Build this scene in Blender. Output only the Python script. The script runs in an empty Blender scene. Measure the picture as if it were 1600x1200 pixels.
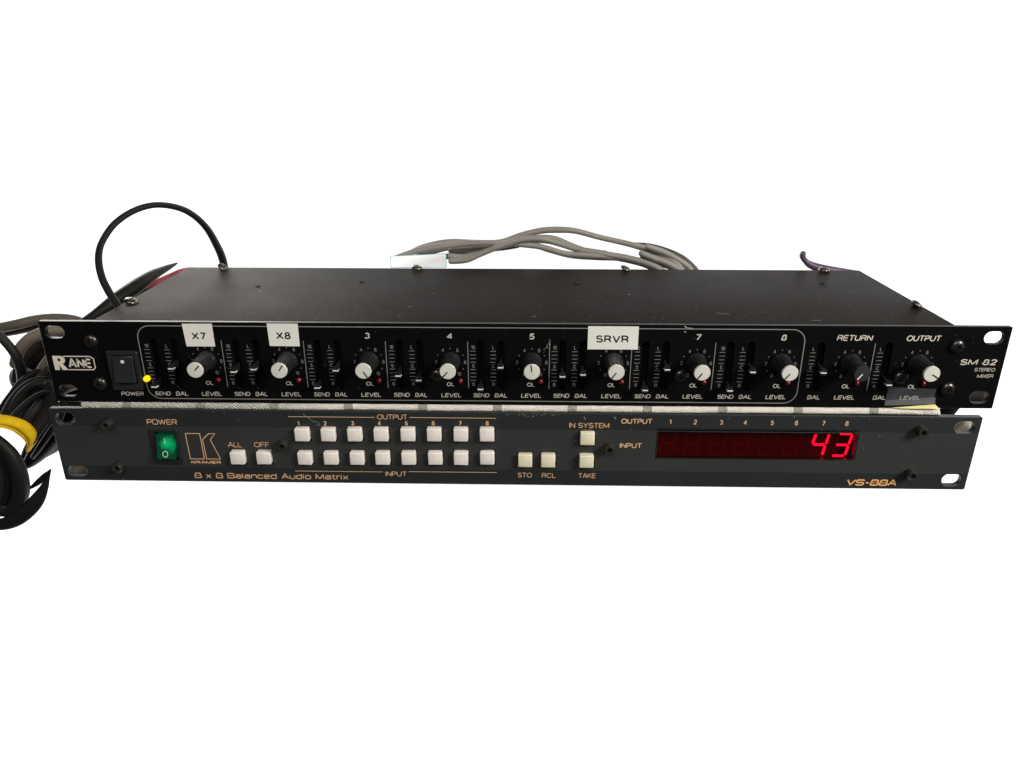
import bpy, bmesh, math, random
from mathutils import Vector, Matrix
from mathutils.geometry import delaunay_2d_cdt
random.seed(7)
C = bpy.context.scene.collection
scn = bpy.context.scene
MM = 0.001
PI = math.pi

# ------------------------------------------------------------------ camera
cam_d = bpy.data.cameras.new('camera')
cam = bpy.data.objects.new('camera', cam_d); C.objects.link(cam)
cam_d.sensor_width = 36.0; cam_d.lens = 36.0*1183.05/1600
cam_d.clip_start = 0.01; cam_d.clip_end = 50
R_ = Vector((0.99982983, 0.01844162, 0.00046181)); U_ = Vector((-0.00727735, 0.37129783, 0.92848531)); F_ = Vector((-0.01695131, 0.92833067, -0.37136885))
cp = Vector((2.6215, -358.5967, 155.5133))*MM
cam.matrix_world = Matrix(((R_.x, U_.x, -F_.x, cp.x), (R_.y, U_.y, -F_.y, cp.y), (R_.z, U_.z, -F_.z, cp.z), (0, 0, 0, 1)))
scn.camera = cam
# ------------------------------------------------------------------ world, lamps, exposure
w = bpy.data.worlds.new('World'); scn.world = w; w.use_nodes = True
w.node_tree.nodes['Background'].inputs[0].default_value = (1.0, 0.96, 0.9, 1)
w.node_tree.nodes['Background'].inputs[1].default_value = 0.06
scn.view_settings.view_transform = 'Standard'; scn.view_settings.look = 'None'
scn.view_settings.exposure = 0; scn.view_settings.gamma = 1
def area(name, loc, target, sx, sy, power, col=(1, 1, 1)):
    d = bpy.data.lights.new(name, 'AREA'); d.shape = 'RECTANGLE'; d.size = sx; d.size_y = sy; d.energy = power; d.color = col
    o = bpy.data.objects.new(name, d); C.objects.link(o); o.location = loc
    o.rotation_euler = (Vector(target)-Vector(loc)).to_track_quat('-Z', 'Y').to_euler()
    return o
area('key_softbox', (0.95, -0.62, 0.62), (0.08, 0, 0), 0.42, 0.42, 19, (1, 0.955, 0.88))
area('fill_softbox', (-0.15, -0.95, 0.85), (0, 0, 0), 0.6, 0.6, 7.0, (1, 0.97, 0.93))
area('sheen_softbox', (-0.72, 0.95, 0.47), (-0.2, 0.05, 0.03), 0.55, 0.26, 8.0, (1, 0.95, 0.86))  # added lamp, gives the left of the top cover its sheen
# white backdrop behind and below, lit by lamps of its own that face away from the rack units
BL = 66
BC = cp + F_*2.6
def bp(a, b, c): return BC + R_*a + U_*b + F_*c
for a, b, sx, sy in ((-2.6, 0.0, 0.5, 3.6), (2.6, 0.0, 0.5, 3.6), (0, 2.15, 4.2, 0.5), (0, -2.2, 4.2, 0.5)):
    area('backdrop_lamp', bp(a, b, -0.7), bp(a*0.28, b*0.28, 0), sx, sy, BL)

# ------------------------------------------------------------------ helpers
def tag(o, label=None, cat=None, group=None, kind=None):
    if label: o['label'] = label
    if cat: o['category'] = cat
    if group: o['group'] = group
    if kind: o['kind'] = kind
    return o
def empty(name, label, cat, mat=None, group=None):
    o = bpy.data.objects.new(name, None); C.objects.link(o); o.empty_display_size = 0.02
    if mat is not None: o.matrix_world = mat
    return tag(o, label, cat, group)
def link(name, me, mat=None, parent=None, loc=(0, 0, 0), rot=(0, 0, 0), scale=(1, 1, 1)):
    o = bpy.data.objects.new(name, me); C.objects.link(o)
    if mat is not None and not me.materials: me.materials.append(mat)
    if parent is not None: o.parent = parent
    o.location = Vector(loc)*MM; o.rotation_euler = rot; o.scale = scale
    return o
def mesh(name, verts, faces, smooth=False):
    me = bpy.data.meshes.new(name); me.from_pydata([Vector(v)*MM for v in verts], [], faces)
    bm = bmesh.new(); bm.from_mesh(me); bmesh.ops.recalc_face_normals(bm, faces=bm.faces); bm.to_mesh(me); bm.free()
    if smooth: me.polygons.foreach_set('use_smooth', [True]*len(me.polygons))
    return me
def flatmesh(name, verts, faces):     # print lying in the panel plane, facing the viewer (-y)
    me = bpy.data.meshes.new(name); me.from_pydata([Vector(v)*MM for v in verts], [], faces); return me
def box(name, x0, x1, y0, y1, z0, z1, bev=0, seg=2, smooth=True):
    bm = bmesh.new(); bmesh.ops.create_cube(bm, size=1)
    for v in bm.verts:
        v.co = Vector(((x0+x1)/2+v.co.x*(x1-x0), (y0+y1)/2+v.co.y*(y1-y0), (z0+z1)/2+v.co.z*(z1-z0)))*MM
    if bev: bmesh.ops.bevel(bm, geom=list(bm.edges), offset=bev*MM, segments=seg, profile=0.5, affect='EDGES')
    me = bpy.data.meshes.new(name); bm.to_mesh(me); bm.free()
    if bev and smooth: me.polygons.foreach_set('use_smooth', [True]*len(me.polygons)); autosm(me)
    return me
def autosm(me, ang=40):
    me.set_sharp_from_angle(angle=math.radians(ang))
def lathe(name, prof, n=32, flute=None, smooth=True):   # prof: (r, h) with h towards the viewer (-y)
    V = []; Fc = []
    for i, (r, h) in enumerate(prof):
        for k in range(n):
            a = 2*PI*k/n; rr = r
            if flute and flute[0] <= i <= flute[1]: rr = r*(1-flute[2]*(0.5+0.5*math.cos(a*flute[3])))
            V.append((rr*math.cos(a), -h, rr*math.sin(a)))
    m = len(prof)
    for i in range(m-1):
        for k in range(n):
            Fc.append((i*n+k, i*n+(k+1) % n, (i+1)*n+(k+1) % n, (i+1)*n+k))
    if prof[0][0] > 0.01: Fc.append(tuple(range(n)))
    if prof[-1][0] > 0.01: Fc.append(tuple(range((m-1)*n, m*n)))
    me = mesh(name, V, Fc, smooth)
    if smooth: autosm(me, 35)
    return me
def carve(me, cutters, name):          # boolean difference evaluated once
    a = bpy.data.objects.new('a', me); C.objects.link(a); tmp = []
    for c in cutters:
        b = bpy.data.objects.new('b', c); C.objects.link(b); tmp.append(b)
        m = a.modifiers.new('x', 'BOOLEAN'); m.operation = 'DIFFERENCE'; m.object = b; m.solver = 'EXACT'
    dg = bpy.context.evaluated_depsgraph_get()
    r = bpy.data.meshes.new_from_object(a.evaluated_get(dg)); r.name = name
    for b in tmp+[a]: bpy.data.objects.remove(b)
    return r
def rrect(x0, x1, z0, z1, r, n=6, rs=None):
    pts = []; rs = rs or (r, r, r, r)
    for (cx, cz, a0, q) in ((x1, z1, 0, rs[0]), (x0, z1, 90, rs[1]), (x0, z0, 180, rs[2]), (x1, z0, 270, rs[3])):
        sx = -1 if cx == x1 else 1; sz = -1 if cz == z1 else 1
        if q < 0.01: pts.append((cx, cz)); continue
        for i in range(n+1):
            a = math.radians(a0+90*i/n); pts.append((cx+sx*q+q*math.cos(a), cz+sz*q+q*math.sin(a)))
    return pts
def inset(pts, d):                      # moves a closed outline by d towards its left-hand side
    n = len(pts); out = []
    for i in range(n):
        p, q, r = Vector(pts[i-1]), Vector(pts[i]), Vector(pts[(i+1) % n])
        d1 = (q-p).normalized(); d2 = (r-q).normalized(); m = Vector((-d1.y-d2.y, d1.x+d2.x)).normalized()
        out.append(tuple(q+m*d/max(.4, m.dot(Vector((-d1.y, d1.x))))))
    return out
def clean(pts):
    out = []
    for p in pts:
        if not out or (abs(p[0]-out[-1][0])+abs(p[1]-out[-1][1])) > 1e-3: out.append(p)
    if (abs(out[0][0]-out[-1][0])+abs(out[0][1]-out[-1][1])) < 1e-3: out.pop()
    return out
def fill(outs):                         # triangles of the first outline with the others as holes
    vs = []; es = []
    for o in outs:
        b0 = len(vs); vs += [Vector(p) for p in o]; es += [(b0+i, b0+(i+1) % len(o)) for i in range(len(o))]
    v, e, f, *_ = delaunay_2d_cdt(vs, es, [], 1, 1e-6)
    def inside(x, z, o):
        c = False
        for i in range(len(o)):
            (x0, z0), (x1, z1) = o[i-1], o[i]
            if (z0 > z) != (z1 > z) and x < (x1-x0)*(z-z0)/(z1-z0)+x0: c = not c
        return c
    box_ = [(min(p[0] for p in o), max(p[0] for p in o), min(p[1] for p in o), max(p[1] for p in o), o) for o in outs[1:]]
    keep = []
    for t in f:
        cx = sum(v[i].x for i in t)/len(t); cz = sum(v[i].y for i in t)/len(t)
        if inside(cx, cz, outs[0]) and not any(b[0] < cx < b[1] and b[2] < cz < b[3] and inside(cx, cz, b[4]) for b in box_): keep.append(tuple(t))
    return [tuple(p) for p in v], keep
def plate(name, outlines, y0, y1, bev=0.0):   # sheet with holes between y0 (front) and y1 (back), edges chamfered in front
    outs = []
    for k, o in enumerate(outlines):
        o = clean(o); ar = sum(o[i-1][0]*o[i][1]-o[i][0]*o[i-1][1] for i in range(len(o)))
        if (ar > 0) != (k == 0): o = o[::-1]
        outs.append(o)
    fr = [inset(o, bev) for o in outs] if bev else outs
    V = []; Fc = []
    for oo, y in ((fr, y0), (outs, y1)):
        v, f = fill(oo); b0 = len(V); V += [(x, y, z) for x, z in v]; Fc += [tuple(i+b0 for i in t) for t in f]
    for o, g in zip(outs, fr):
        rings = ([[(x, y0, z) for x, z in g]] if bev else [])+[[(x, y0+bev, z) for x, z in o], [(x, y1, z) for x, z in o]]
        n = len(o)
        for r0, r1 in zip(rings, rings[1:]):
            b0 = len(V); V += r0+r1; Fc += [(b0+i, b0+(i+1) % n, b0+n+(i+1) % n, b0+n+i) for i in range(n)]
    me = bpy.data.meshes.new(name); me.from_pydata([Vector(v)*MM for v in V], [], Fc)
    bm = bmesh.new(); bm.from_mesh(me); bmesh.ops.remove_doubles(bm, verts=bm.verts, dist=1e-7); bmesh.ops.recalc_face_normals(bm, faces=bm.faces); bm.to_mesh(me); bm.free()
    return me
def stroke(pts, wd, closed=False):     # ribbon outline of a polyline, mitred; returns verts, faces (y=0 plane)
    n = len(pts); V = []; Fc = []
    for i in range(n):
        p = Vector(pts[i]); a = Vector(pts[i-1]) if (closed or i > 0) else None; b = Vector(pts[(i+1) % n]) if (closed or i < n-1) else None
        d1 = (p-a).normalized() if a is not None else (b-p).normalized(); d2 = (b-p).normalized() if b is not None else d1
        nn = Vector((-d1.y-d2.y, d1.x+d2.x)); nn.normalize(); k = min(1.5, 1/max(0.3, nn.dot(Vector((-d1.y, d1.x)))))
        for s in (1, -1): q = p+nn*s*wd/2*k; V.append((q.x, 0, q.y))
    for i in range(n if closed else n-1):
        j = (i+1) % n; Fc.append((2*i, 2*i+1, 2*j+1, 2*j))
    return V, Fc
class Print:                            # collects flat print of one legend
    def __init__(s): s.V = []; s.F = []
    def add(s, V, Fc, y=None):
        o = len(s.V); s.V += [tuple(v) for v in V]; s.F += [tuple(i+o for i in f) for f in Fc]
    def rect(s, x0, x1, z0, z1): s.add([(x0, 0, z0), (x1, 0, z0), (x1, 0, z1), (x0, 0, z1)], [(0, 1, 2, 3)])
    def dot(s, x, z, r, n=10): s.add([(x+r*math.cos(2*PI*k/n), 0, z+r*math.sin(2*PI*k/n)) for k in range(n)], [tuple(range(n))])
    def line(s, pts, wd, closed=False):      # sharp turns end one stroke and begin the next
        if closed: s.add(*stroke(pts, wd, True)); return
        run = [Vector(pts[0])]; e = wd*.32
        for i in range(1, len(pts)):
            q = Vector(pts[i]); run.append(q)
            if i < len(pts)-1:
                d1 = (q-Vector(pts[i-1])).normalized(); d2 = (Vector(pts[i+1])-q).normalized()
                if d1.dot(d2) < .15:
                    run[-1] = q+d1*(e if d1.dot(d2) < -.2 else wd/2); s.add(*stroke([tuple(v) for v in run], wd)); run = [q-d2*(0 if d1.dot(d2) < -.2 else wd/2)]
        s.add(*stroke([tuple(v) for v in run], wd))
    def poly(s, pts): s.add([(x, 0, z) for x, z in pts], [tuple(range(len(pts)))])
    def text(s, t, cx, cz, wd, h, bold=0.0, shear=0.0, align='c', sp=1.0):   # bold: share of extra stroke width
        sw = h*(.115+bold*1.8); gap = .17+bold*1.4+(sp-1)*1.2
        tot = sum(SANS[c][0] for c in t)+gap*(len(t)-1); kz = h-sw
        kx = (wd-sw)/max(tot, .2) if wd and tot > .05 else kz*.98
        W = tot*kx; x = 0
        for c in t:
            for pts, cl in SANS[c][1]:
                s.line([(cx-W/2+(x+a)*kx+shear*(b-.5)*kz, cz-kz/2+b*kz) for a, b in pts], sw, bool(cl))
            x += SANS[c][0]+gap
    def build(s, name, mat, parent, y=-0.05, label=None):
        o = link(name, flatmesh(name, s.V, s.F), mat, parent, (0, y, 0))
        if label: o['label'] = label
        return o
# square extended lettering drawn with strokes (advance widths and strokes on a 0..1 cap height)
def _arc(cx, cz, rx, rz, a0, a1, n=5): return [(cx+rx*math.cos(math.radians(a0+(a1-a0)*i/n)), cz+rz*math.sin(math.radians(a0+(a1-a0)*i/n))) for i in range(n+1)]
def _rr(x0, x1, z0, z1, r): return rrect(x0, x1, z0, z1, r, 4)
SQ = {
 '8': (1.15, [(_rr(.08, .98, .5, 1, .2), 1), (_rr(0, 1.06, 0, .5, .22), 1)]),
 'x': (.85, [([(0, 0), (.72, .72)], 0), ([(0, .72), (.72, 0)], 0)]),
 'B': (1.2, [([(0, 0), (0, 1)]+_arc(.8, .76, .24, .24, 90, -90)+[(0, .52)], 0), ([(0, 0)]+_arc(.86, .26, .26, .26, -90, 90)+[(0, .52)], 0)]),
 'a': (.98, [([(.05, .72)]+_arc(.62, .54, .2, .18, 90, 0)+[(.82, 0)], 0), ([(.82, .42)]+_arc(.2, .21, .2, .21, 90, 270)+[(.82, 0)], 0)]),
 'l': (.22, [([(0, 0), (0, 1)], 0)]),
 'n': (.95, [([(0, 0), (0, .72)], 0), ([(0, .72)]+_arc(.6, .52, .2, .2, 90, 0)+[(.8, 0)], 0)]),
 'c': (.92, [(_arc(.55, .52, .2, .2, 0, 90)+_arc(.2, .52, .2, .2, 90, 180)+_arc(.2, .2, .2, .2, 180, 270)+_arc(.55, .2, .2, .2, 270, 360), 0)]),
 'e': (.98, [([(0, .37), (.82, .37)]+_arc(.62, .52, .2, .2, 0, 90)+_arc(.2, .52, .2, .2, 90, 180)+_arc(.2, .2, .2, .2, 180, 270)+[(.8, 0)], 0)]),
 'd': (1.0, [([(.82, 1), (.82, 0)], 0), ([(.82, .72)]+_arc(.2, .52, .2, .2, 90, 180)+_arc(.2, .2, .2, .2, 180, 270)+[(.82, 0)], 0)]),
 'A': (1.2, [([(0, 0), (.48, 1), (.58, 1), (1.06, 0)], 0), ([(.17, .34), (.89, .34)], 0)]),
 'u': (.95, [([(0, .72)]+_arc(.2, .2, .2, .2, 180, 270)+_arc(.6, .2, .2, .2, 270, 360)+[(.8, .72)], 0)]),
 'i': (.22, [([(0, 0), (0, .7)], 0), ([(0, .86), (0, 1)], 0)]),
 'o': (.98, [(_rr(0, .82, 0, .72, .22), 1)]),
 'M': (1.4, [([(0, 0), (0, 1), (.6, .05), (1.2, 1), (1.2, 0)], 0)]),
 't': (.62, [([(.18, .95)]+_arc(.36, .18, .18, .18, 180, 270)+[(.5, 0)], 0), ([(0, .72), (.48, .72)], 0)]),
 'r': (.6, [([(0, 0), (0, .72)], 0), ([(0, .62), (.1, .72), (.48, .72)], 0)]),
 'P': (1.15, [([(0, 0), (0, 1)]+_arc(.74, .72, .28, .28, 90, -90)+[(0, .44)], 0)]),
 'O': (1.25, [(_rr(0, 1.08, 0, 1, .28), 1)]),
 'W': (1.65, [([(0, 1), (.38, 0), (.74, 1), (1.1, 0), (1.48, 1)], 0)]),
 'E': (1.1, [([(.95, 1), (0, 1), (0, 0), (.95, 0)], 0), ([(0, .5), (.85, .5)], 0)]),
 'R': (1.2, [([(0, 0), (0, 1)]+_arc(.76, .74, .26, .26, 90, -90)+[(0, .48)], 0), ([(.55, .48), (1.02, 0)], 0)]),
 'K': (1.15, [([(0, 0), (0, 1)], 0), ([(1.0, 1), (.1, .5), (1.02, 0)], 0), ([(0, .5), (.12, .5)], 0)]),
 'V': (1.2, [([(0, 1), (.55, 0), (1.1, 1)], 0)]),
 'S': (1.2, [(_arc(.84, .8, .2, .2, 0, 90)+_arc(.22, .75, .22, .25, 90, 270)+_arc(.82, .25, .22, .25, 90, -90)+_arc(.2, .2, .2, .2, 270, 180), 0)]),
 '-': (.6, [([(.02, .45), (.45, .45)], 0)]),
 ' ': (.5, []),
}
def square_text(P, t, cx, cz, wd, h, sw, gap=0.12, shear=0.0):
    tot = sum(SQ[c][0] for c in t)+gap*len(t)-gap-.12; kx = (wd-sw)/tot; kz = h-sw; x = 0
    for c in t:
        adv, sts = SQ[c]
        for pts, cl in sts:
            q = [(cx-(wd-sw)/2+(x+a)*kx+shear*(b-.5)*kz, cz-kz/2+b*kz) for a, b in pts]
            P.line(q, sw, bool(cl))
        x += adv+gap
def _S(w): return [_arc(w*.5, .755, w*.45, .245, 25, 160, 6)+_arc(w*.36, .745, w*.33, .235, 175, 250, 3)+_arc(w*.62, .26, w*.38, .25, 75, 0, 4)+_arc(w*.5, .25, w*.5, .25, -10, -155, 6), 0]
SANS = {
 'A': (.78, [([(0, 0), (.36, 1), (.42, 1), (.78, 0)], 0), ([(.13, .33), (.65, .33)], 0)]),
 'B': (.62, [([(0, 0), (0, 1)]+_arc(.36, .76, .22, .24, 90, -90)+[(0, .52)], 0), ([(0, 0)]+_arc(.38, .26, .24, .26, -90, 90)+[(0, .52)], 0)]),
 'C': (.74, [(_arc(.39, .5, .39, .5, 38, 322, 14), 0)]),
 'D': (.70, [([(0, 0), (0, 1)]+_arc(.30, .5, .40, .5, 90, -90, 10)+[(0, 0)], 0)]),
 'E': (.58, [([(.58, 1), (0, 1), (0, 0), (.58, 0)], 0), ([(0, .52), (.53, .52)], 0)]),
 'F': (.54, [([(.54, 1), (0, 1), (0, 0)], 0), ([(0, .5), (.48, .5)], 0)]),
 'I': (.0, [([(0, 0), (0, 1)], 0)]),
 'K': (.66, [([(0, 0), (0, 1)], 0), ([(.62, 1), (.0, .38)], 0), ([(.2, .58), (.66, 0)], 0)]),
 'L': (.52, [([(0, 1), (0, 0), (.52, 0)], 0)]),
 'M': (.84, [([(0, 0), (0, 1), (.42, .08), (.84, 1), (.84, 0)], 0)]),
 'N': (.68, [([(0, 0), (0, 1), (.68, 0), (.68, 1)], 0)]),
 'O': (.82, [(_arc(.41, .5, .41, .5, 0, 345, 23), 1)]),
 'P': (.62, [([(0, 0), (0, 1)]+_arc(.36, .73, .26, .27, 90, -90)+[(0, .46)], 0)]),
 'R': (.66, [([(0, 0), (0, 1)]+_arc(.38, .74, .25, .26, 90, -90)+[(0, .48)], 0), ([(.36, .46), (.56, .36), (.64, 0)], 0)]),
 'S': (.66, [tuple(_S(.66))]),
 'T': (.66, [([(0, 1), (.66, 1)], 0), ([(.33, 1), (.33, 0)], 0)]),
 'U': (.68, [([(0, 1)]+_arc(.34, .34, .34, .34, 180, 360, 8)+[(.68, 1)], 0)]),
 'V': (.74, [([(0, 1), (.35, 0), (.39, 0), (.74, 1)], 0)]),
 'W': (1.05, [([(0, 1), (.26, 0), (.53, .95), (.79, 0), (1.05, 1)], 0)]),
 'X': (.72, [([(0, 0), (.7, 1)], 0), ([(0, 1), (.72, 0)], 0)]),
 'Y': (.72, [([(0, 1), (.36, .45), (.72, 1)], 0), ([(.36, .45), (.36, 0)], 0)]),
 '0': (.56, [(_arc(.28, .5, .28, .5, 0, 342, 19), 1)]),
 '1': (.30, [([(0, .74), (.26, .98)], 0), ([(.28, 1), (.28, 0)], 0)]),
 '2': (.56, [(_arc(.28, .73, .27, .27, 165, -30, 8)+[(.0, .0), (.56, 0)], 0)]),
 '3': (.56, [(_arc(.27, .76, .24, .24, 155, -80, 8)+[(.22, .53)], 0), ([(.22, .53)]+_arc(.27, .27, .28, .27, 80, -155, 9), 0)]),
 '4': (.60, [([(.44, 0), (.44, 1), (0, .27), (.60, .27)], 0)]),
 '5': (.56, [([(.50, 1), (.10, 1), (.03, .5)]+_arc(.27, .31, .28, .31, 115, -150, 9), 0)]),
 '6': (.56, [(_arc(.28, .31, .28, .31, 0, 340, 16), 1), ([(.0, .36)]+_arc(.30, .55, .29, .45, 170, 35, 6), 0)]),
 '7': (.54, [([(0, 1), (.54, 1), (.18, 0)], 0)]),
 '8': (.58, [(_arc(.29, .76, .23, .24, 0, 340, 16), 1), (_arc(.29, .26, .29, .26, 0, 340, 16), 1)]),
 ' ': (.25, []),
}
def catmull(pts, sub=8):
    out = []; n = len(pts)
    for i in range(n-1):
        p0, p1, p2, p3 = [pts[max(0, min(n-1, j))] for j in (i-1, i, i+1, i+2)]
        for s in range(sub):
            t = s/sub; out.append(tuple(0.5*((2*b)+(-a+c)*t+(2*a-5*b+4*c-d)*t*t+(-a+3*b-3*c+d)*t**3) for a, b, c, d in zip(p0, p1, p2, p3)))
    out.append(tuple(pts[-1])); return out
def tube(name, pts, n=12, flat=1.0, sub=8):
    P = catmull(pts, sub); V = []; Fc = []; up = Vector((0, 1, 0)); m = len(P)
    P = [P[0]]+[tuple(a+(b-a)*t for a, b in zip(P[0], P[1])) for t in (.15, .4, .7)]+P[1:-1]+[tuple(a+(b-a)*t for a, b in zip(P[-2], P[-1])) for t in (.3, .6, .85)]+[P[-1]]; m = len(P)
    D = [0.0]
    for a, b in zip(P, P[1:]): D.append(D[-1]+(Vector(b[:3])-Vector(a[:3])).length)
    for i, p in enumerate(P):
        a = Vector(P[max(0, i-1)][:3]); b = Vector(P[min(m-1, i+1)][:3]); t = (b-a).normalized()
        up = (up-t*up.dot(t)).normalized(); s = t.cross(up)
        r = max(0.05, p[3]); e = min(D[i], D[-1]-D[i])/(r*.9); r = max(.04, r*(math.sqrt(1-(1-e)**2) if e < 1 else 1))   # rounded ends
        for k in range(n):
            q = 2*PI*k/n; V.append(tuple(Vector(p[:3])+s*math.cos(q)*r+up*math.sin(q)*r*flat))
    for i in range(m-1):
        for k in range(n): Fc.append((i*n+k, i*n+(k+1) % n, (i+1)*n+(k+1) % n, (i+1)*n+k))
    Fc += [tuple(range(n)), tuple(range((m-1)*n, m*n))]
    me = mesh(name, V, Fc, True); autosm(me, 60); return me

# ------------------------------------------------------------------ materials
def mat(name, base, rough=0.5, spec=0.5, metal=0.0, speck=None, bump=None, emit=None, var=None, coat=0, scr=None):
    m = bpy.data.materials.new(name); m.use_nodes = True; nt = m.node_tree; N = nt.nodes; L = nt.links
    b = N['Principled BSDF']; b.inputs['Base Color'].default_value = (*base, 1); b.inputs['Roughness'].default_value = rough
    b.inputs['Specular IOR Level'].default_value = spec; b.inputs['Metallic'].default_value = metal; b.inputs['Coat Weight'].default_value = coat
    tc = N.new('ShaderNodeTexCoord'); col = None
    if var:                                   # (scale, amount): mottled tone
        n = N.new('ShaderNodeTexNoise'); n.inputs['Scale'].default_value = var[0]; n.inputs['Detail'].default_value = 5; L.new(tc.outputs['Object'], n.inputs['Vector'])
        r = N.new('ShaderNodeMapRange'); r.inputs[1].default_value = .3; r.inputs[2].default_value = .7; r.inputs[3].default_value = 1-var[1]; r.inputs[4].default_value = 1+var[1]; L.new(n.outputs[0], r.inputs[0])
        x = N.new('ShaderNodeVectorMath'); x.operation = 'SCALE'; x.inputs[0].default_value = base; L.new(r.outputs[0], x.inputs['Scale']); col = x.outputs[0]
        r2 = N.new('ShaderNodeMapRange'); r2.inputs[3].default_value = rough*0.8; r2.inputs[4].default_value = min(1, rough*1.2); L.new(n.outputs[0], r2.inputs[0]); L.new(r2.outputs[0], b.inputs['Roughness'])
    if speck:                                 # (scale, radius, colour, keep): dust grains, sparse
        for (sc, rad, sc_col, keep) in speck:
            v = N.new('ShaderNodeTexVoronoi'); v.inputs['Scale'].default_value = sc; L.new(tc.outputs['Object'], v.inputs['Vector'])
            lt = N.new('ShaderNodeMath'); lt.operation = 'LESS_THAN'; lt.inputs[1].default_value = rad; L.new(v.outputs['Distance'], lt.inputs[0])
            sp = N.new('ShaderNodeSeparateColor'); L.new(v.outputs['Color'], sp.inputs[0])
            l2 = N.new('ShaderNodeMath'); l2.operation = 'LESS_THAN'; l2.inputs[1].default_value = keep; L.new(sp.outputs[0], l2.inputs[0])
            mu = N.new('ShaderNodeMath'); mu.operation = 'MULTIPLY'; L.new(lt.outputs[0], mu.inputs[0]); L.new(l2.outputs[0], mu.inputs[1])
            m2 = N.new('ShaderNodeMath'); m2.operation = 'MULTIPLY'; L.new(mu.outputs[0], m2.inputs[0]); L.new(sp.outputs[1], m2.inputs[1])
            mx = N.new('ShaderNodeMix'); mx.data_type = 'RGBA'; L.new(m2.outputs[0], mx.inputs[0])
            if col is not None: L.new(col, mx.inputs[6])
            else: mx.inputs[6].default_value = (*base, 1)
            mx.inputs[7].default_value = (*sc_col, 1); col = mx.outputs[2]
    if col is not None: L.new(col, b.inputs['Base Color'])
    if bump:
        n = N.new('ShaderNodeTexNoise'); n.inputs['Scale'].default_value = bump[0]; n.inputs['Detail'].default_value = 3; L.new(tc.outputs['Object'], n.inputs['Vector'])
        bp_ = N.new('ShaderNodeBump'); bp_.inputs['Strength'].default_value = bump[1]; bp_.inputs['Distance'].default_value = 0.0004; L.new(n.outputs[0], bp_.inputs['Height']); L.new(bp_.outputs[0], b.inputs['Normal'])
    if emit: b.inputs['Emission Color'].default_value = (*emit[0], 1); b.inputs['Emission Strength'].default_value = emit[1]
    return m
DUST = (.30, .27, .22)
M = {}
M['backdrop'] = mat('backdrop_paper', (.88, .88, .88), 1, 0)
M['mixer_panel'] = mat('black_anodised_panel', (.0028, .0028, .0031), .42, .10, speck=[(900, .11, DUST, .035), (2600, .2, DUST, .015)], bump=(2500, .08))
M['cover'] = mat('black_powder_coat', (.0075, .0055, .0042), .44, .011, speck=[(500, .10, (.5, .45, .38), .12), (1300, .15, (.35, .32, .27), .09), (260, .035, (.6, .56, .5), .25)], bump=(2200, .5), var=(22, .22))
M['cover'].node_tree.nodes['Principled BSDF'].inputs['Specular Tint'].default_value = (1, .86, .72, 1)
M['kramer'] = mat('slate_painted_panel', (.0155, .0192, .0200), .48, .4, speck=[(420, .07, (.4, .38, .33), .10), (1500, .12, DUST, .04)], bump=(2000, .12), var=(20, .06))
M['slate_mid'] = mat('charcoal_overlay', (.0265, .0280, .0290), .5, .4, speck=[(420, .07, (.4, .38, .33), .10), (1500, .12, DUST, .04)], bump=(2400, .12), var=(20, .06))
M['steel_dark'] = mat('dark_case_steel', (.012, .013, .013), .5, .4)
M['pit'] = mat('slot_interior', (.002, .002, .002), .9, .1)
M['white_print'] = mat('cream_ink', (.60, .56, .49), .6, .3)
M['head_print'] = mat('bright_cream_ink', (.62, .58, .50), .6, .3)
M['dim_print'] = mat('grey_ink', (.21, .205, .195), .6, .3)
M['gold_print'] = mat('peach_ink', (.68, .42, .24), .55, .3)
M['amber_print'] = mat('amber_ink', (.78, .40, .15), .55, .3)
M['line_print'] = mat('grey_line_ink', (.22, .22, .21), .5, .3)
M['screw'] = mat('black_oxide_screw', (.07, .065, .06), .28, .6, metal=.85, var=(400, .2))
M['screw_worn'] = mat('worn_screw', (.11, .10, .085), .34, .6, metal=.9, var=(300, .3))
M['socket'] = mat('socket_screw_steel', (.035, .032, .029), .42, .5, metal=.3, var=(300, .2))
M['knob'] = mat('black_knob_plastic', (.012, .012, .013), .33, .5, speck=[(1800, .16, DUST, .25)], bump=(1500, .2))
M['cap'] = mat('ivory_knob_cap', (.60, .60, .55), .42, .4, var=(60, .04))
M['capk'] = mat('black_knob_cap', (.022, .023, .025), .45, .4)
M['ink'] = mat('black_ink', (.006, .006, .008), .6, .2)
M['lever'] = mat('black_lever_plastic', (.010, .010, .011), .40, .5, speck=[(1800, .16, DUST, .3)])
M['lever_line'] = mat('white_lever_line', (.75, .73, .68), .5, .3)
M['led_red'] = mat('red_led_off', (.16, .004, .012), .12, .5, coat=.5)
M['led_yellow'] = mat('yellow_led', (.9, .55, .01), .3, .4, emit=((1, .62, .0), .85))
M['switch'] = mat('black_switch_plastic', (.014, .015, .017), .36, .5, speck=[(1200, .12, DUST, .12)])
M['button'] = mat('ivory_button', (.76, .71, .66), .42, .45, var=(220, .05), speck=[(700, .08, (.3, .26, .2), .08)])
M['button_y'] = mat('yellowed_button', (.70, .66, .48), .42, .45, var=(220, .06))
M['label'] = mat('label_tape', (.71, .70, .66), .45, .35, var=(50, .03))
M['green'] = mat('green_rocker', (.0, .035, .018), .15, .5, emit=((.0, .42, .12), .5), coat=.6)
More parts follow.
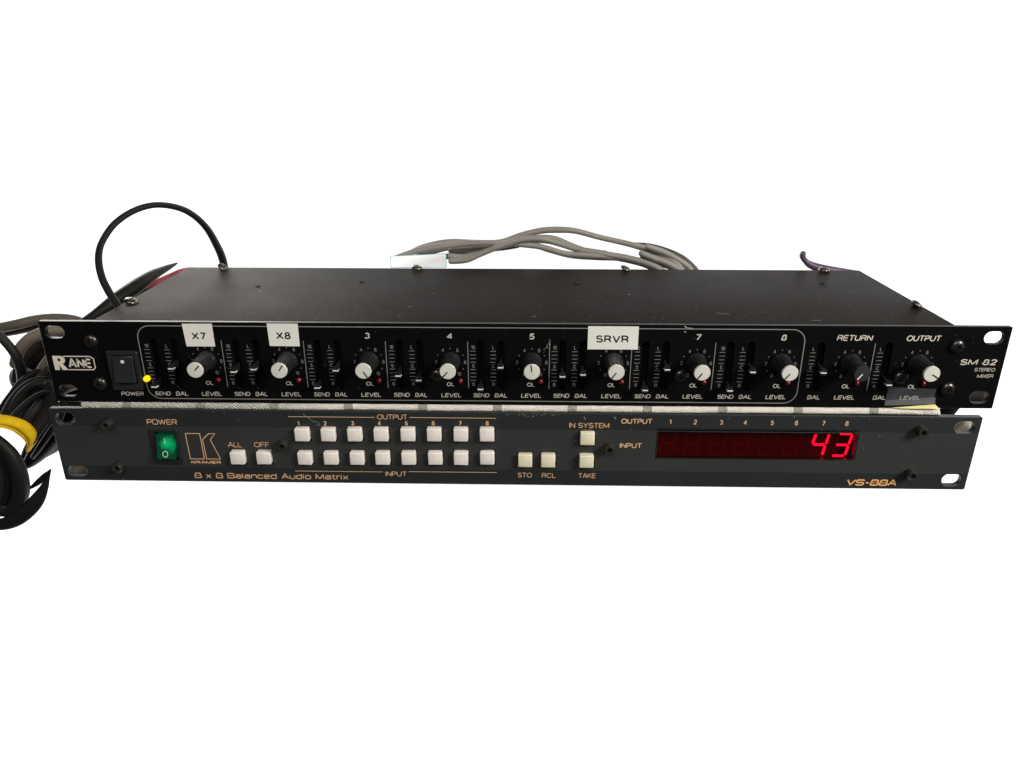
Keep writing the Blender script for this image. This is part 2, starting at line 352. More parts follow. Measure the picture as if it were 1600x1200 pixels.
def lamp_glow(m, centre, size):             # neon lamp behind the lens: glow fades away from it
    nt = m.node_tree; N = nt.nodes; L = nt.links; tc = N.new('ShaderNodeTexCoord')
    s = N.new('ShaderNodeVectorMath'); s.operation = 'SUBTRACT'; s.inputs[1].default_value = Vector(centre)*MM; L.new(tc.outputs['Object'], s.inputs[0])
    l = N.new('ShaderNodeVectorMath'); l.operation = 'LENGTH'; L.new(s.outputs[0], l.inputs[0])
    nz = N.new('ShaderNodeTexNoise'); nz.inputs['Scale'].default_value = 260; L.new(tc.outputs['Object'], nz.inputs['Vector'])
    a = N.new('ShaderNodeMath'); a.operation = 'MULTIPLY_ADD'; L.new(nz.outputs[0], a.inputs[0]); a.inputs[1].default_value = .005; L.new(l.outputs['Value'], a.inputs[2])
    r = N.new('ShaderNodeMapRange'); r.inputs[1].default_value = .003; r.inputs[2].default_value = size*MM; r.inputs[3].default_value = .95; r.inputs[4].default_value = .045; L.new(a.outputs[0], r.inputs[0])
    L.new(r.outputs[0], N['Principled BSDF'].inputs['Emission Strength'])
lamp_glow(M['green'], (-180.0, -3, 42.55-18.8), 7.8)
M['white_mark'] = mat('white_mark', (.7, .8, .72), .5, .3)
M['lit'] = mat('lit_segment', (.3, 0, .01), .5, .2, emit=((1.0, .04, .16), 2.8))
M['unlit'] = mat('dark_segment', (.075, .022, .07), .5, .2)
M['board'] = mat('display_board', (.040, .010, .040), .5, .3)
M['grey_cable'] = mat('grey_cable_jacket', (.215, .200, .178), .5, .4, var=(60, .12), bump=(500, .15))
M['taupe_cable'] = mat('taupe_cable_jacket', (.085, .074, .062), .5, .25, var=(60, .15))
M['beige_cable'] = mat('beige_cable_jacket', (.15, .125, .098), .5, .3, var=(60, .12))
M['brown_cable'] = mat('brown_grey_cable_jacket', (.036, .030, .025), .5, .4, var=(60, .15))
M['black_cable'] = mat('black_cable_jacket', (.008, .0075, .007), .5, .16, var=(80, .15), bump=(600, .15))
M['dark_cable'] = mat('charcoal_cable_jacket', (.018, .0165, .015), .55, .16, var=(80, .15))
M['red_cable'] = mat('red_cable_jacket', (.22, .02, .03), .5, .4)
M['purple_cable'] = mat('purple_cable_jacket', (.075, .045, .085), .45, .45, var=(60, .2))
M['velcro'] = mat('yellow_hook_tape', (.62, .40, .008), .8, .15, bump=(2600, .8), var=(300, .10))
M['yellow_paper'] = mat('yellow_paper', (.70, .65, .28), .7, .2)
M['chip'] = mat('bare_metal_chip', (.45, .44, .42), .5, .4)

# filter glass, tape, tag
def simple(name, build):
    m = bpy.data.materials.new(name); m.use_nodes = True; nt = m.node_tree; nt.nodes.clear()
    out = nt.nodes.new('ShaderNodeOutputMaterial'); nt.links.new(build(nt), out.inputs[0]); return m
def see_thru(tint, gloss, rough, diff, dcol):
    def f(nt):
        N = nt.nodes; t = N.new('ShaderNodeBsdfTransparent'); t.inputs[0].default_value = (*tint, 1)
        g = N.new('ShaderNodeBsdfGlossy'); g.inputs['Roughness'].default_value = rough
        d = N.new('ShaderNodeBsdfDiffuse'); d.inputs[0].default_value = (*dcol, 1)
        a = N.new('ShaderNodeMixShader'); a.inputs[0].default_value = diff; nt.links.new(t.outputs[0], a.inputs[1]); nt.links.new(d.outputs[0], a.inputs[2])
        b = N.new('ShaderNodeMixShader'); b.inputs[0].default_value = gloss; nt.links.new(a.outputs[0], b.inputs[1]); nt.links.new(g.outputs[0], b.inputs[2])
        return b.outputs[0]
    return f
M['filter'] = simple('red_filter_glass', see_thru((.8, .03, .10), .03, .2, .0, (0, 0, 0)))
M['tape'] = simple('clear_matt_tape', see_thru((.9, .9, .9), .05, .3, .065, (.5, .54, .60)))
M['tape2'] = simple('doubled_tape', see_thru((.9, .9, .9), .06, .3, .12, (.6, .61, .64)))
def tagmat(nt):
    N = nt.nodes; t = N.new('ShaderNodeBsdfTranslucent'); t.inputs[0].default_value = (.95, .96, .97, 1)
    d = N.new('ShaderNodeBsdfDiffuse'); d.inputs[0].default_value = (.9, .9, .9, 1); a = N.new('ShaderNodeMixShader'); a.inputs[0].default_value = .35
    nt.links.new(t.outputs[0], a.inputs[1]); nt.links.new(d.outputs[0], a.inputs[2]); return a.outputs[0]
M['tag'] = simple('white_translucent_plastic', tagmat)
M['cyan'] = mat('cyan_edge', (.10, .42, .55), .5, .3)
M['green_mark'] = mat('green_mark', (.05, .45, .12), .5, .3)

# ------------------------------------------------------------------ the white setting
q = [bp(a, b, 0)/MM for a, b in ((-2.7, -2.1), (2.7, -2.1), (2.7, 1.75), (-2.7, 1.75))]
tag(link('backdrop', flatmesh('backdrop', q, [(0, 1, 2, 3)]), M['backdrop']), kind='structure')

# ------------------------------------------------------------------ shared small parts
def cross_cut(w_, d0, d1, rr):
    cs = []
    for a in (0, 1):
        x = rr if a == 0 else w_; z = w_ if a == 0 else rr
        V = [(-x, -d1, -z), (x, -d1, -z), (x, -d1, z), (-x, -d1, z), (-x*.72, -d0, -z*.72), (x*.72, -d0, -z*.72), (x*.72, -d0, z*.72), (-x*.72, -d0, z*.72)]
        cs.append(mesh('c', V, [(0, 1, 2, 3), (4, 5, 6, 7), (0, 1, 5, 4), (1, 2, 6, 5), (2, 3, 7, 6), (3, 0, 4, 7)]))
    return cs
pan = lathe('pan_head', [(0.001, 0.1), (3.45, 0.1), (3.5, .7), (3.3, 1.3), (2.8, 1.85), (2.0, 2.25), (1.0, 2.45), (0.001, 2.5)], 40)
screw_me = carve(pan, cross_cut(.48, .9, 3, 1.95), 'screw'); screw_me.polygons.foreach_set('use_smooth', [True]*len(screw_me.polygons)); autosm(screw_me, 32)
screw_me.materials.clear(); screw_me.materials.append(M['screw'])
screw_w = screw_me.copy(); screw_w.materials.clear(); screw_w.materials.append(M['screw_worn'])
sock = lathe('hex', [(2.5, -.5), (2.6, .0), (2.6, 4.2), (2.35, 4.6), (1.42, 4.6), (1.38, 1.2), (0.001, 1.2)], 36)
sock.materials.append(M['socket'])
knob_me = lathe('knob_body', [(5.1, .15), (5.1, .9), (4.75, 1.6), (4.55, 2.2), (4.25, 13.0), (4.05, 13.7), (0.001, 13.7)], 96, flute=(3, 4, .075, 16))
knob_me.materials.append(M['knob'])
capdisc = lathe('knob_cap', [(3.92, 13.4), (3.98, 14.5), (3.75, 14.9), (0.001, 15.05)], 48)
capdisc.materials.append(M['cap'])
capdark = capdisc.copy(); capdark.materials.clear(); capdark.materials.append(M['capk'])
ptr = mesh('pointer', [(-.28, -15.12, .1), (.28, -15.12, .1), (.28, -15.12, 3.6), (-.28, -15.12, 3.6), (-.28, -14.8, .1), (.28, -14.8, .1), (.28, -14.8, 3.6), (-.28, -14.8, 3.6)],
           [(0, 1, 2, 3), (0, 1, 5, 4), (1, 2, 6, 5), (2, 3, 7, 6), (3, 0, 4, 7)])
ptr.materials.append(M['ink']); ptrw = ptr.copy(); ptrw.materials.clear(); ptrw.materials.append(M['lever_line'])
led_me = lathe('overload_lamp', [(1.35, .05), (1.35, .7), (1.2, 1.2), (.8, 1.6), (.4, 1.78), (0.001, 1.82)], 24); led_me.materials.append(M['led_red'])
V = []
lev_me = mesh('slider_lever', [(-.55, 1, -1.9), (.55, 1, -1.9), (.55, 1, 1.9), (-.55, 1, 1.9), (-.7, -4.6, -1.5), (.7, -4.6, -1.5), (.7, -4.6, 1.5), (-.7, -4.6, 1.5),
                              (-1.4, -5.2, -1.7), (1.4, -5.2, -1.7), (1.4, -5.2, 1.7), (-1.4, -5.2, 1.7), (-1.3, -7.4, -1.3), (1.3, -7.4, -1.3), (1.3, -7.4, 1.3), (-1.3, -7.4, 1.3)],
              [(0, 1, 2, 3)]+[(a+i, a+(i+1) % 4, a+4+(i+1) % 4, a+4+i) for a in (0, 4, 8) for i in range(4)]+[(12, 13, 14, 15)])
lev_me.materials.append(M['lever'])
# index line across the front of the lever and back along both its sides
li_me = mesh('index_line', [(-1.38, -7.46, -.35), (1.38, -7.46, -.35), (1.38, -7.46, .25), (-1.38, -7.46, .25), (-1.46, -5.3, -.35), (1.46, -5.3, -.35), (1.46, -5.3, .25), (-1.46, -5.3, .25)],
             [(0, 1, 2, 3), (4, 5, 6, 7), (0, 1, 5, 4), (1, 2, 6, 5), (2, 3, 7, 6), (3, 0, 4, 7)])
li_me.materials.append(M['lever_line'])

# ------------------------------------------------------------------ the upper unit: line mixer
mixer = empty('rack_mixer', 'black rack mixer with ten knobs, stacked on the cloth above the grey unit', 'audio mixer')
def zz(x, z): return z+.0018*x
knobs = [(-159.0, 44, 'X7'), (-117.6, 36, 'X8'), (-76.3, 148, '3'), (-35.0, 222, '4'), (6.0, -7, '5'), (47.0, 216, '6'), (88.5, 215, '7'), (130.7, 217, '8'), (165.4, 217, 'RETURN'), (198.6, 122, 'OUTPUT')]
slots = []
for i, (x, a, t) in enumerate(knobs):
    if i < 8: slots.append(x-25.7)
    slots.append(x-15.5)
outl = [rrect(-241.3, 241.3, .4, 44, 0.5, 2)]
for sx in (-233.9, 233.5):
    for sz in (6.5, 38.3): outl.append(rrect(sx-4.9, sx+4.9, sz-3.3, sz+3.3, 3.29, 7))
for x in slots: outl.append(rrect(x-1.75, x+1.75, zz(x, 8.5), zz(x, 35.2), 1.74, 5))
outl.append(rrect(-207.5, -194.8, 9, 27.4, .3, 1))
panel = link('front_panel', plate('front_panel', outl, 0, 2.6, .18), M['mixer_panel'], mixer)
for x in slots: pass
# case: tray, with a folded cover on top
link('case', box('case', -213.6, 213.6, 2.75, 117.5, .6, 42.9, .4), M['steel_dark'], mixer)
cov_out = box('top_cover', -214.5, 214.5, 2.7, 118.7, 41.9, 44.1, .45, 3)
cov = link('top_cover', cov_out, M['cover'], mixer)
for x, y in ((-153.4, 69.7), (-95.1, 81.5), (33.2, 79.5), (178.7, 84.0)):
    link('cover_hole', lathe('cover_hole', [(1.5, 0), (1.5, .06), (0.001, .06)], 20), M['pit'], cov, (x, y, 44.33), (-PI/2, 0, 0))
p = Print()
for pts in ([(101, 20.5), (104, 19.0), (107.5, 18.2)], [(6, 12), (8, 11.6)], [(146, 8.2), (149, 8.0), (151, 8.4)], [(-60, 28), (-57.5, 29.2)], [(60, 55), (61.5, 57)], [(-150, 60), (-147, 58.8)]): p.line(pts, .16)
for _ in range(40):
    a, b_, r = random.uniform(-195, 200), random.uniform(5, 95), random.uniform(.10, .26)
    p.poly([(a-r, b_), (a+r*.4, b_-r*.7), (a+r, b_+r*.3), (a-r*.2, b_+r*.8)])
sc_ = link('paint_scuff', flatmesh('paint_scuff', [(x, z, 44.37) for x, y, z in p.V], p.F), M['chip'], cov); sc_['kind'] = 'stuff'
for k, (x, y, r) in enumerate(((-210.6, 34.0, .3), (-191.5, 115.0, .9), (-66.8, 115.4, .2), (65.7, 115.8, .5), (190.8, 115.5, .1), (210.6, 35.3, .7))):
    o = link('screw', screw_w, None, cov, (x, y, 44.3), (-PI/2, r, 0), (1.05, 1, 1.05))
back = link('slot_backing', box('slot_backing', -200, 200, 2.62, 2.7, 6, 38), M['pit'], mixer)
# text and marks
tp = Print()
for t, cx, cz, wd, h, sh in (('RETURN', 165.5, 37.9, 17.3, 3.0, .14), ('OUTPUT', 199.2, 37.9, 16.8, 3.0, .14)):
    p = Print(); p.text(t, cx, cz, wd, h, .024, sh); p.build('printed_word', M['head_print'], panel)
p = Print(); p.text('SM 82', 228.6, 25.6, 18.0, 3.1, .022, .16); p.build('printed_word', M['head_print'], panel)
for t, cx, cz, wd in (('STEREO', 232.6, 21.6, 10.2), ('MIXER', 233.6, 18.2, 8.0)):
    p = Print(); p.text(t, cx, cz, wd, 1.9, .0, .16); p.build('printed_word', M['white_print'], panel)
p = Print(); p.text('POWER', -200.5, 5.2, 11.6, 2.25, .016, .14); p.build('printed_word', M['white_print'], panel)
p = Print(); p.line(rrect(-192.1, 141.1, 2.6, 42.0, 6, 8, (6.5, 6.5, 6.5, 6.5)), .45, True); p.build('printed_frame', M['line_print'], panel, label='thin rounded frame line printed round the eight channels')
for i in range(10):
    x, ang, t = knobs[i]; sh = .14
    if i < 8 and t in '34578':
        p = Print(); p.text(t, x, zz(x, 37.6), 2.7 if t != '4' else 2.9, 3.1, .026, .14); p.build('channel_number', M['head_print'], panel)
    p = Print()
    p.text('LEVEL', x, zz(x, 5.7), 10.3, 2.25, .016, sh); p.text('OL', x-.3, zz(x, 11.8), 3.9, 2.15, .015, .1)
    p.text('BAL', x-15.5, zz(x, 5.7), 6.4, 2.25, .014, sh)
    if i < 8: p.text('SEND', x-25.6, zz(x, 5.7), 8.2, 2.25, .016, sh)
    p.build('control_names', M['white_print'], panel)
    p = Print(); kz = zz(x, 23.8); R = 7.35
    for k in range(11):
        a = math.radians(-150+30*k); px, pz = x+R*math.sin(a), kz+R*math.cos(a)
        if k % 2: p.dot(px, pz, .27)
        else: p.text(str(k), px*1.0+(.6 if k == 10 else 0), pz, None, 1.9, 0.004)
    p.dot(x, kz+R-.2, .27)
    for sx, L, isS in ([(x-25.7, '10 5 0', True)] if i < 8 else [])+[(x-15.5, 'L C R', False)]:
        lb = L.split(); cx = sx-3.9
        for j, zc in ((0, 31.7), (1, 21.7), (2, 11.8)):
            p.text(lb[j], cx+.1, zz(x, zc), None, 1.95, .008)
        for j in range(4):
            for z0 in (29.65, 19.8): p.rect(cx-1.4, cx+1.4, zz(x, z0-1.97*j)-.13, zz(x, z0-1.97*j)+.13)
    p.build('printed_scale', M['dim_print'], panel)
    if i < 7 or i == 8:
        dx = {8: 176.0}.get(i, x+8.9 if i else -150.2)
        p = Print(); p.rect(dx-.17, dx+.17, zz(x, 9.6), zz(x, 34.8)); p.build('divider_line', M['line_print'], panel)
    # knob
    kb = link('level_knob', knob_me, None, mixer, (x, 0, kz+.4), (0, math.radians(ang), 0))
    if t == 'RETURN': kb['label'] = 'black capped knob with a white pointer'
    link('knob_cap', capdark if t == 'RETURN' else capdisc, None, kb)
    link('pointer', ptrw if t == 'RETURN' else ptr, None, kb)
    link('overload_lamp', led_me, None, mixer, (x+4.7, 0, zz(x, 13.8)))
# sliders: height of the index line
send = [11.7, 20.1, 11.8, 18.6, 11.7, 18.8, 11.8, 11.9]
bal = [21.6, 21.5, 21.2, 16.3, 23.4, 19.9, 22.9, 21.9, 21.8, 15.6]
for i in range(10):
    for lst, dx in ((send, 25.7), (bal, 15.5)):
        if i < len(lst):
            s = link('slider_lever', lev_me, None, mixer, (knobs[i][0]-dx, 0, lst[i]+.3)); link('index_line', li_me, None, s)
for k, (x, z, a) in enumerate(((-216.0, 34.0, .2), (-216.0, 11.0, .1), (215.9, 34.1, .5), (216.0, 11.5, .35), (191.0, 17.2, .6))):
    link('screw', screw_me if x > 0 else screw_me, None, mixer, (x, 0, z), (0, a, 0))
for x, z in ((-42.3, 16.6), (81.2, 17.1)): link('screw', screw_me, None, mixer, (x, .4, z), (0, .1, 0), (.92, .8, .92))
# logo, power switch, lamp
p = Print()
p.add([(x, 0, z) for x, z in ((-238, 25.7), (-234, 25.7), (-232.6, 25.3), (-231.8, 24.3), (-231.8, 23.0), (-232.5, 21.9), (-233.5, 21.4), (-230.9, 18.0), (-234.0, 18.0), (-235.5, 20.9), (-235.5, 18.0), (-238, 18.0),
    (-235.5, 24.4), (-234.7, 24.4), (-234.2, 24.0), (-234.2, 23.1), (-234.7, 22.7), (-235.5, 22.7))],
    [(0, 1, 13, 12), (1, 2, 3, 14, 13), (3, 4, 15, 14), (4, 5, 6, 16, 15), (6, 9, 17, 16), (6, 7, 8, 9), (0, 12, 17, 9, 10, 11)])
p.line([(-232.4, 25.45), (-218.5, 25.45), (-217.0, 24.2), (-217.0, 19.4), (-218.2, 18.25), (-231.4, 18.25)], .55)
p.text('ANE', -224.5, 21.75, 12.2, 5.1, .04, 0.0, sp=1.03)
lg = p.build('brand_logo', M['head_print'], panel, label='cream logo reading RANE in a rounded box')
sw = link('power_switch', plate('power_switch', [rrect(-209.2, -193.4, 7.7, 28.8, .5, 2), rrect(-206.8, -195.6, 11.4, 26.6, .3, 1)], -1.8, .02, .3), M['switch'], mixer)
prf = [(1, 12.0)]+[(-3.9+2.0*(k/9)**.8, 12.5+13.7*k/9) for k in range(10)]+[(1, 26.3)]
rv = [(x, y, z) for y, z in prf for x in (-206.5, -195.9)]
rk = link('rocker', mesh('rocker', rv, [(2*k, 2*k+1, 2*k+3, 2*k+2) for k in range(11)]+[tuple(range(0, 24, 2)), tuple(range(1, 24, 2)), (0, 1, 23, 22)], True), M['switch'], sw)
autosm(rk.data, 30)
bvm = rk.modifiers.new('b', 'BEVEL'); bvm.width = .35*MM; bvm.segments = 2
link('white_dot', lathe('white_dot', [(.95, 0), (.95, .12), (0.001, .12)], 24), M['lever_line'], sw, (-201.1, -2.4, 23.6), (.1, 0, 0))
ld = link('power_lamp', lathe('power_lamp', [(1.6, .05), (1.6, 1.4), (1.45, 2.1), (1.05, 2.7), (.5, 3.0), (0.001, 3.1)], 28), M['led_yellow'], mixer, (-191.0, 0, 13.9)); ld['label'] = 'lit round yellow lamp'
# paper labels stuck over channel names
def label(nm, quad, t, cx, cz, wd, h):
    (a, b, c, d) = quad; th = .12
    V = [(x, -.1, z) for x, z in quad]+[(x, -.1-th, z) for x, z in quad]
    o = link('adhesive_label', mesh('adhesive_label', V, [(0, 1, 2, 3), (4, 5, 6, 7)]+[(i, (i+1) % 4, 4+(i+1) % 4, 4+i) for i in range(4)]), M['label'], mixer); o['label'] = nm
    p = Print(); p.text(t, cx, cz, wd, h+.15, .042, 0, sp=1.05); p.build('printed_word', M['ink'], o, y=-.26)
label('white label tape reading X7', [(-168.6, 43.2), (-153.5, 43.3), (-153.5, 31.3), (-168.0, 31.3)], 'X7', -161.0, 36.8, 7.2, 3.7)
label('white label tape reading X8', [(-126.0, 43.6), (-110.5, 43.6), (-110.6, 31.7), (-125.8, 31.8)], 'X8', -118.3, 37.3, 7.3, 3.7)
label('white label tape reading SRVR', [(33.7, 43.2), (58.7, 43.2), (58.8, 31.1), (33.8, 31.1)], 'SRVR', 45.9, 36.6, 16.3, 3.7)
# matt tape over the OUTPUT legend, with a yellow paper sliver beneath its lower edge
tv = []
for zr, yo in ((0, 0), (.45, 0), (.56, .05), (.8, .35), (1, .9)):
    for k in range(5):
        t = k/4; x = 186.4+24.0*t+(.6*t-.6)*zr; z = (12.0-.8*t)*(1-zr)+(2.1+1.4*t)*zr
        tv.append((x, -.32-yo*(.5+.9*t)-(.25 if k in (0, 4) else 0), z))
link('clear_tape', flatmesh('clear_tape', tv, [(r*5+k, r*5+k+1, r*5+k+6, r*5+k+5) for r in range(4) for k in range(4)]), M['tape'], mixer)
link('clear_tape', flatmesh('clear_tape', [(186.0, -.9, 2.0), (198, -1.35, 2.6), (210.9, -1.75, 3.4), (210.7, -1.2, 7.0), (198, -.8, 5.9), (186.2, -.5, 4.8)], [(0, 1, 4, 5), (1, 2, 3, 4)]), M['tape2'], mixer)
link('yellow_paper', mesh('yellow_paper', [(190, -.5, .8), (210.8, -2.0, 3.4), (209.6, -2.6, 1.2), (196, -1.0, .2), (214.2, -1.0, .3)], [(0, 1, 2), (0, 2, 3), (1, 4, 2)]), M['yellow_paper'], mixer)
# scuffs in the paint
p = Print()
for _ in range(26):
    a = random.gauss(13.9, .8); b = random.gauss(32.6+ (a-13.9)*1.6, 1.1); r = random.uniform(.06, .22)
    p.poly([(a+random.uniform(-r, r), b), (a+r, b+random.uniform(0, r*2)), (a, b+r*2), (a-r, b+r)])
for a, b in ((81, 43.2), (81.6, 42.6), (82.6, 42.4), (84, 42.3), (81.2, 40.4)): p.poly([(a, b), (a+.9, b-.1), (a+1.1, b+.15), (a+.1, b+.35)])
p.build('paint_scuff', M['chip'], panel, y=-.07)['kind'] = 'stuff'

# ------------------------------------------------------------------ the lower unit: matrix switcher
KH = 42.55
KM = Matrix(((0.99999366, -0.00225616, 0.00275314, 0), (0.00227681, 0.99996913, -0.00751984, 0), (-0.00273609, 0.00752606, 0.99996794, 0), (0, 0, 0, 1)))
ko = Vector((-4.15098, -1.80762, -3.15664))+Vector((0.00275314, -0.00751984, 0.99996794))*(-KH)
KM.translation = ko*MM
ksw = empty('matrix_switcher', 'slate grey rack switcher with white buttons and red number, under the black mixer', 'audio switcher', KM)
def K(z): return z+KH
bx = [-109.2+13.8*i for i in range(8)]
btns = [(x, -12.95+.0115*(x+109), 0) for x in bx]+[(x, -26.75+.0115*(x+109), 0) for x in bx]+[(-144.9, -26.8, 0), (-130.8, -26.7, 0), (7.3, -26.8, 1), (19.5, -26.6, 1), (39.4, -13.4, 1), (39.6, -26.7, 1)]
outl = [rrect(-241.3, 241.3, 0, KH, 1.0, 3)]
for sx in (-233.4, 233.2):
    for sz in (-6.0, -36.7): outl.append(rrect(sx-5.1, sx+5.1, K(sz)-3.5, K(sz)+3.5, 3.49, 7))
for x, z, y_ in btns: outl.append(rrect(x-4.1, x+4.1, K(z)-4.1, K(z)+4.1, .3, 1))
outl.append(rrect(75.8, 179.7, K(-25.8), K(-8.2), .2, 1)); outl.append(rrect(-187.5, -175.8, K(-29.5), K(-12.5), .3, 1))
kp = link('front_panel', plate('front_panel', outl, 0, 3.0, .25), M['kramer'], ksw)
# overlay band, a thin sheet proud of the panel between the two painted strips, cut out round the same openings
ov = [[(-240.9, K(-33.6)), (240.9, K(-33.2)), (240.9, K(-9.3)), (-240.9, K(-9.8))]]
for x, z, y_ in btns: ov.append(rrect(x-4.45, x+4.45, K(z)-4.45, K(z)+4.45 if K(z)+4.45 < K(-10.2) else K(-10.2), .3, 1))
ov.append([(75.5, K(-26.1)), (180, K(-26.1)), (180, K(-9.9)), (75.5, K(-9.9))]); ov.append(rrect(-187.6, -175.7, K(-29.6), K(-12.4), .3, 1))
link('overlay_band', plate('overlay_band', ov, -.16, -.02), M['slate_mid'], ksw)
link('case', box('case', -214, 214, 7, 176, K(-41.5), K(-1.0), .4), M['steel_dark'], ksw)
hexes = [(-210.2, -7.7), (-209.3, -32.9), (-119.8, -18.8), (51.1, -19.0), (210.4, -7.2), (210.0, -32.3)]
for x, z in hexes: link('socket_screw', sock, None, ksw, (x, 0, K(z)), (0, x, 0))
bm_ = box('push_button', -3.75, 3.75, -2.9, 4.5, -3.55, 3.55, .55, 3); bm_.materials.append(M['button'])
bmy = bm_.copy(); bmy.materials.clear(); bmy.materials.append(M['button_y'])
for x, z, y_ in btns:
    o = link('push_button', bmy if y_ else bm_, None, ksw, (x+random.uniform(-.15, .15), random.uniform(-.25, .25), K(z)+random.uniform(-.12, .12)), (random.uniform(-.02, .02), random.uniform(-.015, .015), random.uniform(-.02, .02)))
# legends
def kw(t, cx, cz, wd, h=2.85, b=.0, name='printed_word', sq=0, sh=0.0):
    p = Print()
    if sq: square_text(p, t, cx, K(cz), wd, h, sq, shear=sh)
    else: p.text(t, cx, K(cz), wd, h, b, sh)
    return p.build(name, M['gold_print'], kp, y=-.24)
kw('POWER', -182.5, -7.1, 16.0, 3.1, sq=.42); kw('ALL', -146.0, -19.9, 7.4, 3.0); kw('OFF', -131.8, -19.8, 8.0, 3.0)
kw('8 x 8 Balanced Audio Matrix', -128.9, -38.6, 83.0, 3.3, sq=.5)
kw('VS-88A', 191.4, -38.6, 26.8, 3.8, sq=.78, sh=.15).data.materials[0] = M['amber_print']; kw('KRAMER', -162.8, -30.6, 16.2, 1.7, sq=.42)
for i, x in enumerate(bx): kw(str(i+1), x-.3*(x < -90)-1.5+.016*(x+109)*1, -7.1+.0113*(x+109), None, 2.5, .045, 'button_number')
kw('OUTPUT', -61.8, -2.95, 15.8, 2.9, .004); kw('INPUT', -61.5, -36.4, 11.4, 2.9, .004)
p = Print(); p.rect(-116, -70.8, K(-3.45), K(-3.15)); p.rect(-52.9, -8, K(-3.3), K(-3.0)); p.build('printed_line', M['gold_print'], kp, y=-.24, label='thin peach line broken by the word OUTPUT')
p = Print(); p.rect(-115.6, -68.6, K(-35.45), K(-35.15)); p.rect(-54.6, -7.8, K(-35.1), K(-34.8)); p.build('printed_line', M['gold_print'], kp, y=-.24, label='thin peach line broken by the word INPUT')
kw('STO', 7.2, -36.3, 7.6); kw('RCL', 20.0, -36.4, 7.4); kw('TAKE', 40.3, -36.3, 9.3); kw('IN SYSTEM', 40.3, -6.7, 20.7, 2.9)
kw('OUTPUT', 64.7, -4.1, 16.0, 2.9, .03); kw('INPUT', 62.5, -18.1, 11.6, 2.9, .03)
nx = (82.0, 94.8, 108.2, 120.5, 134.3, 146.7, 160.6, 172.5)
for i, x in enumerate(nx): kw(str(i+1), x, -4.2, None, 2.7, .03, 'digit_number')
p = Print()
p.line([(-171.3, K(-13.6)), (-163.7, K(-13.6)), (-163.4, K(-28.6)), (-170.9, K(-28.6))], .42, True)
p.line([(-162.7, K(-17)), (-158.9, K(-13.6)), (-155.7, K(-13.6)), (-158.6, K(-17.2)), (-154.8, K(-28.6)), (-162.2, K(-28.6))], .42, True)
p.build('brand_logo', M['gold_print'], kp, y=-.24, label='peach outlined letter K logo')
# power rocker
kb = link('power_switch', plate('power_switch', [rrect(-189.8, -175.2, K(-31.5), K(-11.1), .5, 2), rrect(-187.2, -176.6, K(-28.8), K(-12.8), .3, 1)], -1.2, .02, .25), M['switch'], ksw)
link('switch_well', box('switch_well', -187.8, -176.0, 2.2, 2.9, K(-30), K(-12)), M['pit'], kb)
rv = [(-186.4, 2, K(-28.0)), (-177.2, 2, K(-28.0)), (-186.4, -4.6, K(-26.8)), (-177.2, -4.6, K(-26.8)), (-186.4, -3.2, K(-21.0)), (-177.2, -3.2, K(-21.0)), (-186.4, -2.2, K(-13.8)), (-177.2, -2.2, K(-13.8)), (-186.4, 2, K(-13.6)), (-177.2, 2, K(-13.6))]
rk = link('rocker', mesh('rocker', rv, [(0, 1, 3, 2), (2, 3, 5, 4), (4, 5, 7, 6), (6, 7, 9, 8), (0, 2, 4, 6, 8), (1, 3, 5, 7, 9), (0, 1, 9, 8)]), M['green'], kb)
rk['label'] = 'green lit rocker'
bvm = rk.modifiers.new('b', 'BEVEL'); bvm.width = .3*MM; bvm.segments = 2
p = Print(); p.rect(-181.75, -181.5, K(-18.3), K(-15.4)); m1 = p.build('rocker_mark', M['white_mark'], kb, y=0)
m1.data.transform(Matrix.Translation((0, -2.72*MM, 0)))
p = Print(); p.line([(-181.9+1.35*math.cos(a*PI/12), K(-24.0)+1.55*math.sin(a*PI/12)) for a in range(24)], .3, True); m2 = p.build('rocker_mark', M['white_mark'], kb, y=0)
for v in m1.data.vertices: v.co.y = (-3.2+(v.co.z/MM-K(-21))*1.0/7.2-.12)*MM
for v in m2.data.vertices: v.co.y = (-3.2+(v.co.z/MM-K(-21))*1.4/5.8-.12)*MM
# display
dm = link('number_display', plate('number_display', [rrect(75.9, 179.6, K(-25.7), K(-8.3), .2, 1), rrect(76.3, 179.2, K(-25.3), K(-8.7), .2, 1)], -.2, 3, 0), M['switch'], ksw)
link('display_board', box('display_board', 68, 188, 5.2, 5.6, K(-31), K(-7)), M['board'], dm)
SEG = {'a': ((.07, 1), (.93, 1)), 'b': ((1, .97), (1, .53)), 'c': ((1, .47), (1, .03)), 'd': ((.07, 0), (.93, 0)), 'e': ((0, .47), (0, .03)), 'f': ((0, .97), (0, .53)), 'g': ((.07, .5), (.93, .5))}
def seg_poly(p, cx, cz, s, wth):
    (x0, z0), (x1, z1) = SEG[s]; W, Hh = 7.0, 12.9
    f = lambda u, v: Vector((cx+(u-.5)*W+(v-.5)*Hh*.16, cz+(v-.5)*Hh))
    a, b = f(x0, z0), f(x1, z1); d = (b-a).normalized(); n = Vector((-d.y, d.x)); h = wth/2
    p.poly([tuple(q) for q in (a-d*.15, a+d*.5+n*h, b-d*.5+n*h, b+d*.15, b-d*.5-n*h, a+d*.5-n*h)])
lit = {6: 'fgbc', 7: 'abgcd'}
